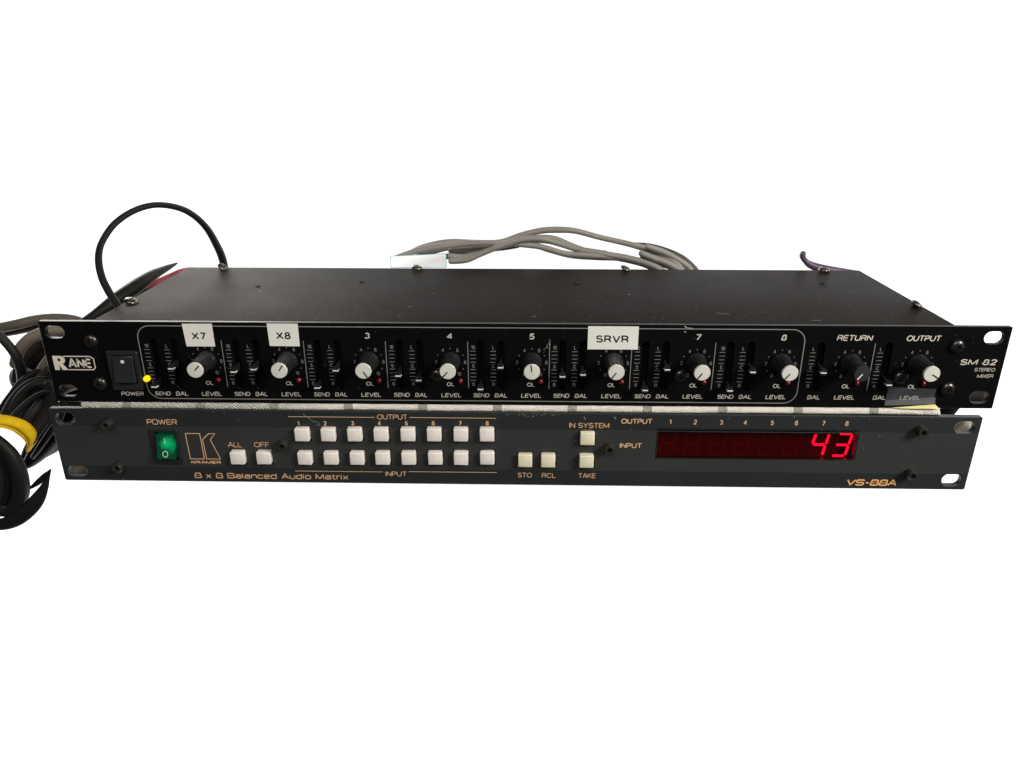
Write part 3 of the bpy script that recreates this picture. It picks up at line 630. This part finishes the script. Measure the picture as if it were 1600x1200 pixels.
for i in range(8):
    cx = nx[i]-.4+(nx[i]-6.7)*5.0/355; cz = K(-16.75-.48*4.9)
    p = Print()
    for s in 'abcdefg':
        if s not in lit.get(i, ''): seg_poly(p, cx, cz, s, 1.2)
    dg_ = p.build('digit', M['unlit'], dm, y=5.1)
    dg_['label'] = 'unlit number eight segments' if i < 6 else ('digit lit as 4' if i == 6 else 'digit lit as 3')
    if i in lit:
        p = Print()
        for s in lit[i]: seg_poly(p, cx, cz, s, 1.35)
        p.build('lit_segment', M['lit'], dm, y=5.0)
link('filter_glass', flatmesh('filter_glass', [(76.32, .3, K(-25.28)), (179.18, .3, K(-25.28)), (179.18, .3, K(-8.72)), (76.32, .3, K(-8.72))], [(0, 1, 2, 3)]), M['filter'], dm)
# chipped paint along the top edge and by the first buttons
p = Print()
for _ in range(46):
    a = random.uniform(-3, 24) if random.random() < .7 else random.uniform(-200, 225); b = K(-.3-abs(random.gauss(0, .9))*(1 if a < 30 else .25)); r = random.uniform(.05, .16)
    p.poly([(a-r*random.uniform(1, 3), b), (a+r, b-r), (a+r*random.uniform(1, 3), b+r*.4), (a, b+r)])
for a, b in ((-107.6, -1.9), (-105.0, -4.2), (-102.6, -6.0), (-100.0, -8.2), (-101.2, -8.0), (-91.5, -10.2), (-99.6, -10.6), (37.6, -2.2), (38.0, -3.0), (53.1, -1.9), (53.6, -2.7)):
    r = .3; p.poly([(a-r, K(b)), (a+r*.6, K(b)-r*.8), (a+r, K(b)+r*.4), (a-r*.2, K(b)+r)])
for pts in ([(-107.4, K(-2.6)), (-106.4, K(-3.4)), (-105.2, K(-3.8)), (-104.6, K(-4.6))], [(-104.4, K(-5.4)), (-102.4, K(-6.0)), (-100.4, K(-6.6)), (-100.0, K(-7.6))]): p.line(pts, .12)
p.build('paint_scuff', M['chip'], kp, y=-.27)['kind'] = 'stuff'

# ------------------------------------------------------------------ folded cloth between the two units
def cloth_mat():
    m = mat('checked_cotton', (.6, .57, .5), .95, .1); nt = m.node_tree; N = nt.nodes; L = nt.links; b = N['Principled BSDF']
    tc = N.new('ShaderNodeTexCoord'); sx = N.new('ShaderNodeSeparateXYZ'); L.new(tc.outputs['Object'], sx.inputs[0])
    def mt(op, a, c=None, d=None):
        n = N.new('ShaderNodeMath'); n.operation = op
        for i, v in enumerate((a, c, d)):
            if v is None: continue
            if isinstance(v, (int, float)): n.inputs[i].default_value = v
            else: L.new(v, n.inputs[i])
        return n.outputs[0]
    nz = N.new('ShaderNodeTexNoise'); nz.inputs['Scale'].default_value = 260; L.new(tc.outputs['Object'], nz.inputs['Vector'])
    nl = N.new('ShaderNodeTexNoise'); nl.inputs['Scale'].default_value = 45; L.new(tc.outputs['Object'], nl.inputs['Vector'])
    u = mt('ADD', sx.outputs[0], mt('MULTIPLY', nz.outputs[0], .0016)); v = mt('ADD', mt('ADD', sx.outputs[2], sx.outputs[1]), mt('MULTIPLY', nl.outputs[0], .002))
    wu = mt('SINE', mt('MULTIPLY', u, 2*PI/.00115)); wv = mt('SINE', mt('MULTIPLY', v, 2*PI/.00105)); wv2 = mt('SINE', mt('MULTIPLY', mt('ADD', u, v), 2*PI/.0017))
    wea = mt('MULTIPLY', wu, wv)
    st = mt('ABSOLUTE', mt('SUBTRACT', mt('FRACT', mt('ADD', mt('DIVIDE', sx.outputs[0],   .0386), .298+.5)), .5)); stripe = mt('LESS_THAN', st, .062)
    hat = mt('GREATER_THAN', mt('ADD', wea, mt('MULTIPLY', wv2, .4)), -.1)
    g1 = mt('MULTIPLY', stripe, mt('ADD', mt('MULTIPLY', hat, .6), .22))
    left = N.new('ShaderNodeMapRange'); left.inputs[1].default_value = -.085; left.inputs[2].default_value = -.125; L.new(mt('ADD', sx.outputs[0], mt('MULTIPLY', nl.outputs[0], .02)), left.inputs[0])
    g2 = mt('MULTIPLY', left.outputs[0], mt('MULTIPLY', mt('GREATER_THAN', wv2, .0), .7))  # left end: green threads, with the shade there mixed into their colour
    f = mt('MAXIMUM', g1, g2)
    mx = N.new('ShaderNodeMix'); mx.data_type = 'RGBA'; L.new(f, mx.inputs[0]); mx.inputs[6].default_value = (.96, .91, .82, 1); mx.inputs[7].default_value = (.028, .075, .035, 1)
    dk = mt('ADD', mt('MULTIPLY', wea, .10), mt('ADD', mt('MULTIPLY', nz.outputs[0], .3), .78))
    sc = N.new('ShaderNodeVectorMath'); sc.operation = 'SCALE'; L.new(mx.outputs[2], sc.inputs[0]); L.new(dk, sc.inputs['Scale']); L.new(sc.outputs[0], b.inputs['Base Color'])
    bu = N.new('ShaderNodeBump'); bu.inputs['Strength'].default_value = .8; bu.inputs['Distance'].default_value = .0004; L.new(mt('ADD', wea, mt('MULTIPLY', nz.outputs[0], 2)), bu.inputs['Height']); L.new(bu.outputs[0], b.inputs['Normal'])
    return m
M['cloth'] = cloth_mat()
def cloth():
    from mathutils import noise
    V = []; Fc = []; nx_ = 900; prof = []
    for k in range(11):                    # rounded fold facing the viewer
        a = PI/2+PI*k/10; prof.append((2.1*math.cos(a), 2.1*math.sin(a)))
    prof = [(110, 1.9)]+[(0, 1.9)]+prof[1:-1]+[(0, -1.9)]+[(110, -1.9)]
    for i in range(nx_+1):
        t = i/nx_; x = -228+443*t; drop = .6-2.9*t*.42
        wob = noise.noise((x*.02, 3, 1)); 
        for j, (py, pz) in enumerate(prof):
            n1 = noise.noise((x*.9, py*1.2, pz*1.2))*.28+noise.noise((x*.12, pz*.3, 5))*.35
            fr = 1 if 1 <= j <= len(prof)-2 else 0
            V.append((x+(2.2*(j/len(prof)-.5) if i in (0, nx_) else 0), 1.2+py+(wob*.5-n1)*fr, -1.65+pz*.92+n1*.5*fr+.25*wob))
    m = len(prof)
    for i in range(nx_):
        for j in range(m-1): Fc.append((i*m+j, i*m+j+1, (i+1)*m+j+1, (i+1)*m+j))
    Fc += [tuple(range(m)), tuple(range(nx_*m, nx_*m+m))]
    return mesh('cloth', V, Fc, True)
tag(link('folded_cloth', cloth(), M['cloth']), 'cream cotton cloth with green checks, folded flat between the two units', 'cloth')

# ------------------------------------------------------------------ cables
CB = {
  'c_loop': [(-195.1, 126.0, 36.3, 2.4), (-194.6, 126.0, 45.6, 2.5), (-195.3, 122.0, 56.5, 2.4), (-198.1, 114.0, 71.4, 2.1), (-204.3, 104.0, 82.4, 1.9), (-213.6, 92.0, 87.6, 1.8), (-221.7, 80.0, 86.8, 1.8), (-229.0, 68.0, 81.2, 1.8), (-233.1, 58.0, 72.6, 1.8), (-232.5, 50.0, 65.4, 1.9), (-229.6, 44.0, 56.8, 2.0), (-225.2, 40.0, 49.3, 2.1), (-219.8, 36.0, 43.2, 2.1), (-216.5, 33.0, 39.4, 2.1)],
  'c_thick': [(-260.1, 55.0, 20.0, 3.6), (-247.6, 60.0, 28.2, 3.6), (-239.4, 70.0, 35.1, 4.0), (-233.6, 85.0, 39.8, 4.3), (-229.7, 100.0, 43.3, 3.3), (-226.5, 115.0, 44.6, 1.9), (-224.5, 125.0, 45.3, 0.5)],
  'c_under': [(-266.6, 70.0, 15.1, 3.5), (-253.5, 78.0, 23.6, 3.5), (-245.9, 88.0, 28.4, 3.5), (-240.4, 98.0, 32.7, 3.3), (-235.6, 110.0, 31.6, 3.0)],
  'c_red': [(-248.1, 95.0, 24.8, 2.4), (-239.7, 100.0, 32.6, 2.4), (-235.0, 110.0, 35.0, 2.4), (-231.1, 122.0, 36.2, 2.4), (-226.7, 135.0, 37.4, 2.2), (-224.7, 150.0, 34.7, 2.2)],
  'g_top': [(-316.5, 60.0, 21.2, 3.2), (-305.1, 60.0, 21.3, 3.1), (-293.1, 60.0, 23.7, 3.0), (-284.5, 62.0, 25.5, 2.9), (-275.3, 64.0, 26.1, 2.9), (-266.7, 66.0, 25.1, 2.8), (-260.6, 70.0, 21.2, 2.8), (-248.3, 72.0, 14.6, 2.8)],
  'g_low': [(-325.0, 70.0, 14.7, 3.0), (-309.2, 70.0, 15.6, 3.0), (-295.0, 70.0, 18.2, 3.0), (-278.4, 66.0, 21.1, 3.0), (-262.1, 64.0, 20.3, 3.0)],
  'g_beige': [(-292.0, 45.0, 1.7, 3.0), (-286.5, 45.0, 12.3, 3.2), (-279.6, 46.0, 19.0, 3.3), (-271.9, 48.0, 22.2, 3.3), (-262.9, 50.0, 23.1, 3.2), (-251.5, 52.0, 21.0, 3.2)],
  'g_dark': [(-299.1, 40.0, 29.1, 2.6), (-292.3, 40.0, 23.2, 2.6), (-287.5, 40.0, 16.0, 2.6), (-285.0, 40.0, 8.3, 2.6), (-288.1, 44.0, -3.0, 2.6), (-295.4, 50.0, -17.6, 2.5)],
  'g_brown1': [(-295.9, 62.0, 1.5, 4.2), (-288.7, 62.0, 7.6, 4.2), (-278.6, 62.0, 12.9, 4.2), (-265.8, 62.0, 15.7, 4.2)],
  'g_brown2': [(-292.9, 60.0, -3.9, 3.6), (-284.1, 60.0, 3.9, 3.6), (-273.1, 60.0, 8.4, 3.6), (-260.5, 60.0, 8.5, 3.6)],
  'g_brown3': [(-304.0, 60.0, -14.3, 3.6), (-298.7, 60.0, -3.9, 3.8), (-292.5, 62.0, 3.1, 3.6), (-283.8, 62.0, 10.4, 3.6)],
  'g_tan': [(-277.6, 40.0, -3.7, 2.3), (-272.5, 42.0, 4.2, 2.5), (-266.8, 45.0, 10.9, 2.5), (-257.7, 48.0, 16.5, 2.5)],
  'g_tan2': [(-283.2, 46.0, -18.7, 3.2), (-267.7, 42.0, -10.8, 3.4), (-259.1, 40.0, -7.1, 3.4), (-246.3, 40.0, -2.7, 3.4)],
  'g_dim': [(-277.0, 36.0, -5.3, 2.4), (-271.1, 37.0, 0.6, 2.4), (-264.6, 38.0, 5.7, 2.4), (-254.6, 40.0, 9.7, 2.4)],
  'b_arc1': [(-289.8, 20.0, -24.4, 2.3), (-286.0, 22.0, -15.5, 2.3), (-279.6, 24.0, -6.6, 2.3), (-272.2, 26.0, -0.4, 2.3), (-265.5, 28.0, 1.1, 2.3), (-260.2, 30.0, -1.9, 2.3), (-257.8, 32.0, -8.6, 2.3)],
  'b_arc2': [(-284.7, 18.0, -23.4, 2.2), (-280.6, 20.0, -13.4, 2.2), (-274.8, 22.0, -4.9, 2.2), (-268.1, 24.0, -0.4, 2.2), (-261.8, 26.0, -0.4, 2.2), (-257.7, 28.0, -5.7, 2.2)],
  'b_arc3': [(-296.7, 26.0, -27.2, 2.4), (-292.4, 28.0, -17.0, 2.4), (-285.7, 30.0, -8.4, 2.4), (-281.1, 33.0, -2.5, 2.2), (-276.0, 37.0, 1.4, 2.0), (-269.4, 41.0, 2.2, 2.0)],
  'b_wide': [(-256.2, 16.0, 4.4, 1.8), (-253.0, 15.0, 1.9, 3.0), (-253.9, 14.0, -6.0, 3.8), (-257.6, 12.0, -13.4, 4.0), (-261.9, 8.0, -20.0, 3.8), (-266.7, 6.0, -27.6, 3.2)],
  'b_in1': [(-274.3, 10.0, -19.6, 2.4), (-272.4, 14.0, -12.9, 2.4), (-268.7, 18.0, -7.8, 2.4), (-265.8, 24.0, -4.2, 2.4)],
  'b_in2': [(-269.3, 8.0, -21.6, 2.6), (-265.3, 10.0, -14.1, 2.6), (-261.4, 14.0, -8.3, 2.6), (-259.1, 20.0, -4.0, 2.6)],
  'b_fill1': [(-298.7, 48.0, -30.0, 7.5), (-292.5, 50.0, -18.4, 8), (-285.1, 52.0, -10.9, 8), (-274.6, 52.0, -6.8, 8), (-265.5, 52.0, -8.8, 8)],
  'b_fill2': [(-307.4, 66.0, -6.3, 6), (-302.0, 66.0, -16.7, 8), (-294.6, 60.0, -31.1, 9), (-292.4, 56.0, -42.1, 9), (-279.0, 50.0, -40.0, 8)],
  'b_fall1': [(-252.0, 30.0, -17.5, 5), (-258.6, 28.0, -22.6, 5.5), (-266.1, 26.0, -31.8, 5.8), (-274.3, 24.0, -40.6, 5.2), (-280.5, 22.0, -47.0, 3.4), (-284.5, 20.0, -50.1, 1.4)],
  'b_fall2': [(-258.3, 32.0, -31.3, 5), (-266.3, 32.0, -36.7, 5.5), (-274.3, 32.0, -42.6, 4.6), (-282.4, 32.0, -48.1, 3.5), (-289.4, 30.0, -53.8, 2.0)],
  'b_fall3': [(-263.4, 36.0, -17.0, 5), (-272.7, 36.0, -28.4, 6), (-281.0, 36.0, -38.4, 5.5), (-289.5, 36.0, -48.5, 4), (-295.0, 36.0, -55.4, 2.2)],
  'l_outer': [(-274.7, -8.0, -15.5, 2.6), (-270.0, -8.0, -21.0, 3.0), (-266.6, -8.0, -27.8, 3.6), (-265.2, -8.0, -37.2, 4.0), (-266.8, -8.0, -48.1, 4.2), (-270.6, -9.0, -56.2, 3.9), (-275.7, -10.0, -59.7, 3.2), (-284.6, -10.0, -59.0, 3.0)],
  'l_in1': [(-275.9, -6.0, -20.2, 2.8), (-272.5, -6.0, -28.5, 2.8), (-271.9, -6.0, -38.4, 2.6), (-274.2, -6.0, -48.9, 2.5), (-279.3, -6.0, -58.1, 2.5), (-287.2, -6.0, -61.4, 2.5)],
  'l_in2': [(-280.3, -4.0, -26.9, 3), (-277.4, -4.0, -34.5, 3), (-277.4, -4.0, -44.2, 3), (-280.6, -4.0, -54.1, 3), (-287.5, -4.0, -60.2, 3)],
  'l_in3': [(-285.7, 0.0, -34.8, 4), (-284.0, 0.0, -44.5, 4), (-287.0, 0.0, -56.5, 4), (-293.4, 0.0, -64.7, 4)],
  'l_bot': [(-287.3, -12.0, -66.6, 3.6), (-279.0, -12.0, -66.9, 3.7), (-270.5, -12.0, -63.6, 4.0), (-263.2, -11.0, -58.1, 4.1), (-257.6, -10.0, -52.3, 3.6), (-253.2, -9.0, -45.8, 2.2), (-250.4, -8.0, -40.2, 1.0), (-247.6, -8.0, -35.1, 0.25)],
  'l_wedge': [(-247.6, -8.0, -35.1, 0.3), (-252.7, -7.0, -40.0, 1.6), (-258.6, -6.0, -44.8, 1.5), (-265.6, -5.0, -49.8, 0.3)],
  'r_A': [(-88.6, 150.0, 43.4, 1.2), (-78.8, 150.0, 46.5, 1.8), (-66.9, 150.0, 50.0, 2.0), (-50.8, 150.0, 52.3, 2.0), (-31.7, 150.0, 54.1, 2.0), (-13.2, 150.0, 54.2, 2.0), (0.2, 150.0, 53.3, 2.0), (13.1, 150.0, 51.7, 2.0), (28.8, 150.0, 47.4, 2.0), (43.9, 150.0, 46.2, 2.0), (58.7, 150.0, 45.3, 2.0), (80.1, 150.0, 41.1, 2.1), (93.1, 148.0, 35.9, 2.1)],
  'r_B': [(-78.3, 152.0, 46.5, 1.0), (-68.1, 156.0, 50.1, 1.8), (-50.9, 160.0, 52.9, 2.0), (-31.1, 160.0, 52.5, 2.0), (-14.8, 160.0, 53.0, 2.0), (0.1, 160.0, 57.9, 2.1), (14.1, 160.0, 61.0, 2.2), (25.8, 160.0, 61.5, 2.2), (36.7, 160.0, 60.7, 2.0), (53.5, 160.0, 56.4, 1.9), (74.0, 158.0, 52.1, 2.0), (89.2, 156.0, 47.7, 2.2), (102.9, 152.0, 42.0, 2.2), (111.0, 150.0, 33.7, 2.2)],
  'r_C': [(-49.6, 144.0, 43.1, 2.1), (-37.6, 144.0, 44.0, 2.1), (-27.2, 145.0, 48.2, 2.1), (-14.3, 146.0, 53.2, 2.1), (-1.5, 148.0, 56.8, 2.1), (11.8, 150.0, 57.3, 2.1), (24.4, 152.0, 53.9, 2.1), (38.8, 152.0, 49.6, 2.1), (56.0, 150.0, 47.1, 2.1), (73.1, 148.0, 44.5, 2.1), (88.2, 146.0, 40.3, 2.1), (99.2, 145.0, 34.0, 2.1)],
  'r_D': [(-50.6, 154.0, 44.4, 2.0), (-39.3, 155.0, 43.8, 2.0), (-26.5, 156.0, 47.6, 2.0), (-11.2, 156.0, 51.7, 2.0), (4.1, 156.0, 53.0, 2.0), (18.1, 156.0, 48.7, 2.0), (33.5, 156.0, 44.8, 2.0), (50.0, 154.0, 44.0, 2.0), (69.6, 154.0, 43.2, 2.0), (84.7, 152.0, 40.6, 2.0), (96.6, 150.0, 34.5, 2.0)],
  'r_D2': [(-51.1, 160.0, 46.7, 2.0), (-37.8, 160.0, 47.6, 2.0), (-24.5, 160.0, 49.5, 2.0), (-6.9, 162.0, 52.2, 2.0), (7.1, 162.0, 55.4, 2.0), (21.7, 163.0, 55.2, 1.8), (32.8, 162.0, 51.1, 1.8), (46.1, 162.0, 46.3, 2.0), (63.7, 160.0, 43.6, 2.0)],
  'r_E': [(75.1, 166.0, 50.4, 1.6), (87.1, 166.0, 49.2, 2.3), (99.7, 166.0, 46.1, 2.3), (111.3, 164.0, 41.2, 2.3), (120.4, 162.0, 33.6, 2.3), (123.2, 160.0, 27.7, 2.3)],
  'r_F': [(78.2, 146.0, 49.3, 1.9), (87.8, 146.0, 45.5, 2.2), (96.6, 146.0, 42.5, 2.2), (104.7, 146.0, 38.1, 2.2), (110.3, 146.0, 32.0, 2.2)],
  'r_G': [(82.8, 150.0, 52.8, 1.6), (94.6, 152.0, 48.6, 2.0), (104.4, 152.0, 43.8, 2.0), (113.6, 152.0, 37.7, 2.0), (117.7, 152.0, 30.6, 2.0)],
  'r_H': [(82.8, 170.0, 41.6, 3), (96.5, 170.0, 38.0, 3.4), (110.0, 168.0, 33.0, 3.4), (117.3, 168.0, 26.6, 3)],
  'r_I': [(-81.3, 154.0, 44.3, 0.8), (-74.2, 160.0, 45.7, 1.6), (-64.9, 164.0, 44.9, 2.0), (-49.2, 164.0, 48.5, 2.0), (-31.4, 164.0, 49.1, 2.0), (-11.4, 164.0, 49.2, 2.0), (6.3, 166.0, 52.8, 2.0), (20.5, 166.0, 52.0, 1.8), (37.5, 166.0, 47.6, 1.8), (59.9, 166.0, 44.1, 1.8)],
  'r_J': [(-55.9, 162.0, 41.8, 2.0), (-41.6, 162.0, 44.1, 2.0), (-28.2, 162.0, 46.8, 1.8), (-13.6, 162.0, 48.2, 1.6), (-1.6, 164.0, 49.6, 1.4)],
  'n_1': [(-274.3, 4.0, -15.2, 1.5), (-268.1, 8.0, -8.0, 1.5), (-261.7, 12.0, -2.9, 1.5), (-253.9, 14.0, 0.0, 1.5), (-248.8, 16.0, -3.0, 1.5)],
  'n_2': [(-250.5, 18.0, 0.7, 1.7), (-250.2, 18.0, -7.6, 1.7), (-252.4, 16.0, -16.0, 1.8), (-258.8, 14.0, -24.4, 1.8), (-267.6, 14.0, -34.7, 1.6), (-274.0, 16.0, -41.4, 1.2)],
  'n_3': [(-274.9, 24.0, -15.1, 1.4), (-269.7, 26.0, -6.6, 1.4), (-263.8, 27.0, -3.1, 1.4), (-260.8, 28.0, -6.5, 1.4), (-260.5, 26.0, -13.5, 1.4), (-264.4, 22.0, -21.9, 1.4)],
  'n_4': [(-283.5, 34.0, -3.7, 1.6), (-278.6, 36.0, 0.2, 1.6), (-273.4, 38.0, 2.6, 1.6), (-266.4, 38.0, 1.1, 1.6), (-259.9, 40.0, -4.4, 1.6)],
  'p_hook': [(186.4, 140.0, 51.5, 1.8), (185.1, 140.0, 48.9, 2.0), (187.3, 140.0, 45.5, 1.8), (191.5, 140.0, 42.5, 2.4), (199.5, 140.0, 40.0, 2.9), (211.1, 142.0, 37.9, 2.6), (227.1, 144.0, 35.7, 2.0)],
  'x_A': [(236.0, 50.0, -32.4, 3.8), (243.3, 50.0, -27.8, 3.8), (247.8, 48.0, -22.4, 3.8), (250.4, 46.0, -15.4, 3.9), (256.9, 46.0, -11.8, 4.2), (262.9, 44.0, -11.3, 4.5), (266.4, 42.0, -10.8, 4.5)],
  'x_B': [(246.2, 70.0, -35.1, 4), (256.8, 62.0, -34.8, 4), (265.0, 56.0, -34.5, 4), (266.9, 54.0, -44.5, 4), (256.9, 54.0, -51.0, 4)],
  'x_C': [(251.2, 50.0, -42.7, 3.2), (257.1, 50.0, -35.1, 3.2), (262.3, 50.0, -30.1, 3.2)],
  'x_D': [(-256.2, 18.0, -51.2, 4.4), (-252.2, 20.0, -51.0, 4.6), (-242.7, 22.0, -49.9, 4.4), (-227.2, 22.0, -46.5, 4)],
  'x_F': [(-274.8, 52.0, -19.9, 2.6), (-267.3, 52.0, -17.4, 2.6), (-256.9, 52.0, -13.2, 2.6), (-242.6, 52.0, -9.0, 2.6)],
  'x_E': [(-267.3, 44.0, -20.5, 2.4), (-256.1, 44.0, -21.2, 2.4), (-240.8, 44.0, -20.3, 2.4)],
}
def cable(key, name, label, cat, m, group=None, flat=1.0):
    return tag(link(name, tube(name, CB[key], 14, flat), M[m]), label, cat, group)
cable('c_loop', 'cable', 'thin black cable arching high in a loop over the left end of the mixer', 'cable', 'black_cable')
cable('c_thick', 'cable', 'thick black cable tapering off behind the left edge of the mixer', 'cable', 'black_cable')
cable('c_under', 'cable', 'black cable tucked against the mixer side below the thick black one', 'cable', 'black_cable')
cable('c_red', 'cable', 'red cable peeping over the left rear edge of the mixer', 'cable', 'red_cable')
cable('g_top', 'cable', 'brown grey cable leaving the frame at the left, highest beside the mixer panel', 'cable', 'taupe_cable')
cable('g_low', 'cable', 'brown grey cable lying just below the highest one at the left', 'cable', 'brown_cable')
cable('g_beige', 'cable', 'pale beige grey cable bending down left of the mixer top slot', 'cable', 'beige_cable')
cable('g_dark', 'cable', 'dark cable slanting down from the left border to the coiled cords', 'cable', 'dark_cable')
cable('g_brown1', 'cable', 'wide dim brown cable behind the pale beige bend', 'cable', 'brown_cable')
cable('g_brown2', 'cable', 'dark cable directly left of the mixer logo', 'cable', 'dark_cable')
cable('g_brown3', 'cable', 'dark cable running behind the slanting dark cable', 'cable', 'dark_cable')
cable('g_tan', 'cable', 'short stretch of tan cable beside the mixer edge, level with its logo', 'cable', 'beige_cable')
cable('g_tan2', 'cable', 'tan cable seen through the lower left slot of the mixer', 'cable', 'beige_cable')
cable('g_dim', 'cable', 'grey cable just under the tan stretch beside the logo', 'cable', 'brown_cable')
G = 'black cords of the coil at the left'
cable('b_arc1', 'cord', 'outermost arching black cord above the yellow strap', 'cord', 'dark_cable')
cable('b_arc2', 'cord', 'second arching black cord, inside the outermost one', 'cord', 'dark_cable')
cable('b_arc3', 'cord', 'black cord rising straight past the left of the arches', 'cord', 'black_cable')
cable('b_wide', 'cord', 'wide flat charcoal cord running down into the right of the yellow strap', 'cord', 'dark_cable', flat=.5)
cable('b_in1', 'cord', 'short black cord in the middle of the arches', 'cord', 'black_cable')
cable('b_in2', 'cord', 'charcoal cord between the middle one and the wide flat one', 'cord', 'dark_cable')
for k_, l_ in (('n_1', 'thin black cord crossing low over the arches, just above the yellow strap'), ('n_2', 'thin charcoal cord beside the wide flat one, at the edge of the grey unit'), ('n_3', 'thin black cord looping tight at the top of the arches'), ('n_4', 'thin dark cord between the brown cables and the arches')):
    cable(k_, 'cord', l_, 'cord', 'dark_cable' if k_ == 'n_2' else 'black_cable')
cable('b_fill1', 'cord', 'thick black cord behind the arching cords', 'cord', 'black_cable')
cable('b_fill2', 'cord', 'thickest black cord, deep behind the arches beside the panels', 'cord', 'black_cable')
cable('b_fall1', 'cord', 'black cord falling from the grey unit to the lower left below the strap', 'cord', 'black_cable')
cable('b_fall2', 'cord', 'lowest black cord reaching the left edge of the grey unit', 'cord', 'black_cable')
cable('b_fall3', 'cord', 'black cord passing just behind the end of the yellow strap', 'cord', 'black_cable')
cable('l_outer', 'cord', 'outer turn of the black coil at the bottom left', 'cord', 'black_cable')
cable('l_in1', 'cord', 'second turn of the black coil at the bottom left', 'cord', 'black_cable')
cable('l_in2', 'cord', 'third turn of the black coil at the bottom left', 'cord', 'dark_cable')
cable('l_in3', 'cord', 'innermost turn of the bottom left coil, at the image border', 'cord', 'black_cable')
cable('l_bot', 'cord', 'flat black cord sweeping up to a point below the coil', 'cord', 'black_cable', flat=.4)
cable('l_wedge', 'cord', 'short pointed black cord folded back from the tip of the sweeping one', 'cord', 'black_cable', flat=.4)
G = None
for k, nm, l, m in (('r_A', 'cable', 'grey cable starting at the white tag, lowest and longest behind the mixer', 'grey_cable'), ('r_B', 'cable', 'grey cable rising highest in the middle behind the mixer', 'grey_cable'),
                ('r_C', 'cable', 'grey cable drooping lowest at the right of the white tag', 'grey_cable'), ('r_D', 'cable', 'grey cable just above the drooping one beside the tag', 'grey_cable'),
                ('r_D2', 'cable', 'grey cable crossing under the highest one', 'grey_cable'), ('r_E', 'cable', 'dim grey cable bounding the right end of the bundle behind the mixer', 'brown_cable'),
                ('r_F', 'cable', 'lowest short grey cable where the bundle drops behind the mixer', 'grey_cable'), ('r_G', 'cable', 'short grey cable just inside the right end of the bundle', 'grey_cable'),
                ('r_I', 'cable', 'grey cable lying behind the one that starts at the tag', 'grey_cable'), ('r_J', 'cable', 'pale grey cable tucked between the drooping one and its neighbour', 'beige_cable'),
                ('r_H', 'cable', 'dark brown cable in the gap under the bundle right end', 'brown_cable')):
    cable(k, nm, l, 'cable', m)
cable('p_hook', 'cable', 'purple grey cable ending in a small hook above the right rear corner of the mixer', 'cable', 'purple_cable')
cable('x_A', 'cable', 'dark brown cable behind the lower right slot of the mixer', 'cable', 'dark_cable')
cable('x_B', 'cable', 'grey cable seen through the upper right slot of the grey unit', 'cable', 'grey_cable')
cable('x_C', 'cable', 'beige cable slanting across the upper right slot of the grey unit', 'cable', 'beige_cable')
cable('x_D', 'cable', 'pale cable filling the lower left slot of the grey unit', 'cable', 'beige_cable')
cable('x_F', 'cable', 'dark cable crossing the lower part of the mixer left bottom slot', 'cable', 'dark_cable')
cable('x_E', 'cable', 'dim brown cable in the gap between both units at the left', 'cable', 'brown_cable')
# made-up white tag standing in for a blank gap at the bundle's end
tg = tag(link('stand_in_tag', box('stand_in_tag', -87.4, -50.3, 139.0, 139.8, 39.6, 47.4), M['tag']), 'made-up blank white tag with cyan edge at the left end of the grey bundle', 'tag')
def strip(a, b, wd=.35):
    V = []
    for (x, z) in (a, b):
        for dx, dz in ((-wd, -wd), (wd, -wd), (wd, wd), (-wd, wd)): V.append((x+dx, 138.4 if dz < 0 else 139.9, z+dx*.2+dz*.8))
    return V
fr = Print()
fv = [(-87.4, 47.4), (-50.3, 49.3), (-50.3, 40), (-87.4, 39.6)]
tg.data = mesh('stand_in_tag', [(x, y, z) for y in (139.0, 139.8) for x, z in fv], [(0, 1, 2, 3), (4, 5, 6, 7), (0, 1, 5, 4), (1, 2, 6, 5), (2, 3, 7, 6), (3, 0, 4, 7)]); tg.data.materials.append(M['tag'])
fr.line(fv, .35, True); fr.build('stand_in_edge', M['cyan'], tg, y=138.9)
# ------------------------------------------------------------------ yellow hook-and-loop strap
def strap():
    te = [(-283.0, 4.0, -9.0), (-276.6, 4.5, -9.5), (-270.4, 5.0, -10.8), (-265.0, 5.5, -13.2), (-261.7, 6.0, -16.8), (-260.3, 6.5, -21.2), (-262.0, 7.0, -25.7), (-265.6, 7.5, -29.5), (-268.0, 8.0, -32.3)]
    be = [(-281.0, -1.0, -14.1), (-275.1, -0.1, -15.2), (-272.8, 0.8, -16.4), (-270.1, 1.7, -18.3), (-267.7, 2.6, -21.7), (-266.6, 3.5, -24.8), (-266.8, 4.4, -27.6), (-268.2, 5.3, -30.2), (-269.4, 6.2, -32.0)]
    te = catmull(te, 6); be = catmull(be, 6); V = []; Fc = []; nw = 8
    for i, (a, b) in enumerate(zip(te, be)):
        a = Vector(a); b = Vector(b)
        for k in range(nw+1):
            t = k/nw; p = a.lerp(b, t); p.y -= 1.6*math.sin(PI*min(1, t*1.35)) if t < .74 else -.5; V.append(tuple(p))
    for i in range(len(te)-1):
        for k in range(nw): Fc.append((i*(nw+1)+k, i*(nw+1)+k+1, (i+1)*(nw+1)+k+1, (i+1)*(nw+1)+k))
    return mesh('s', V, Fc, True)
st = tag(link('cable_strap', strap(), M['velcro']), 'bright yellow fabric strap wrapped round the black cords at the left', 'cable strap')
sm = st.modifiers.new('t', 'SOLIDIFY'); sm.thickness = 0.7*MM; sm.offset = 0
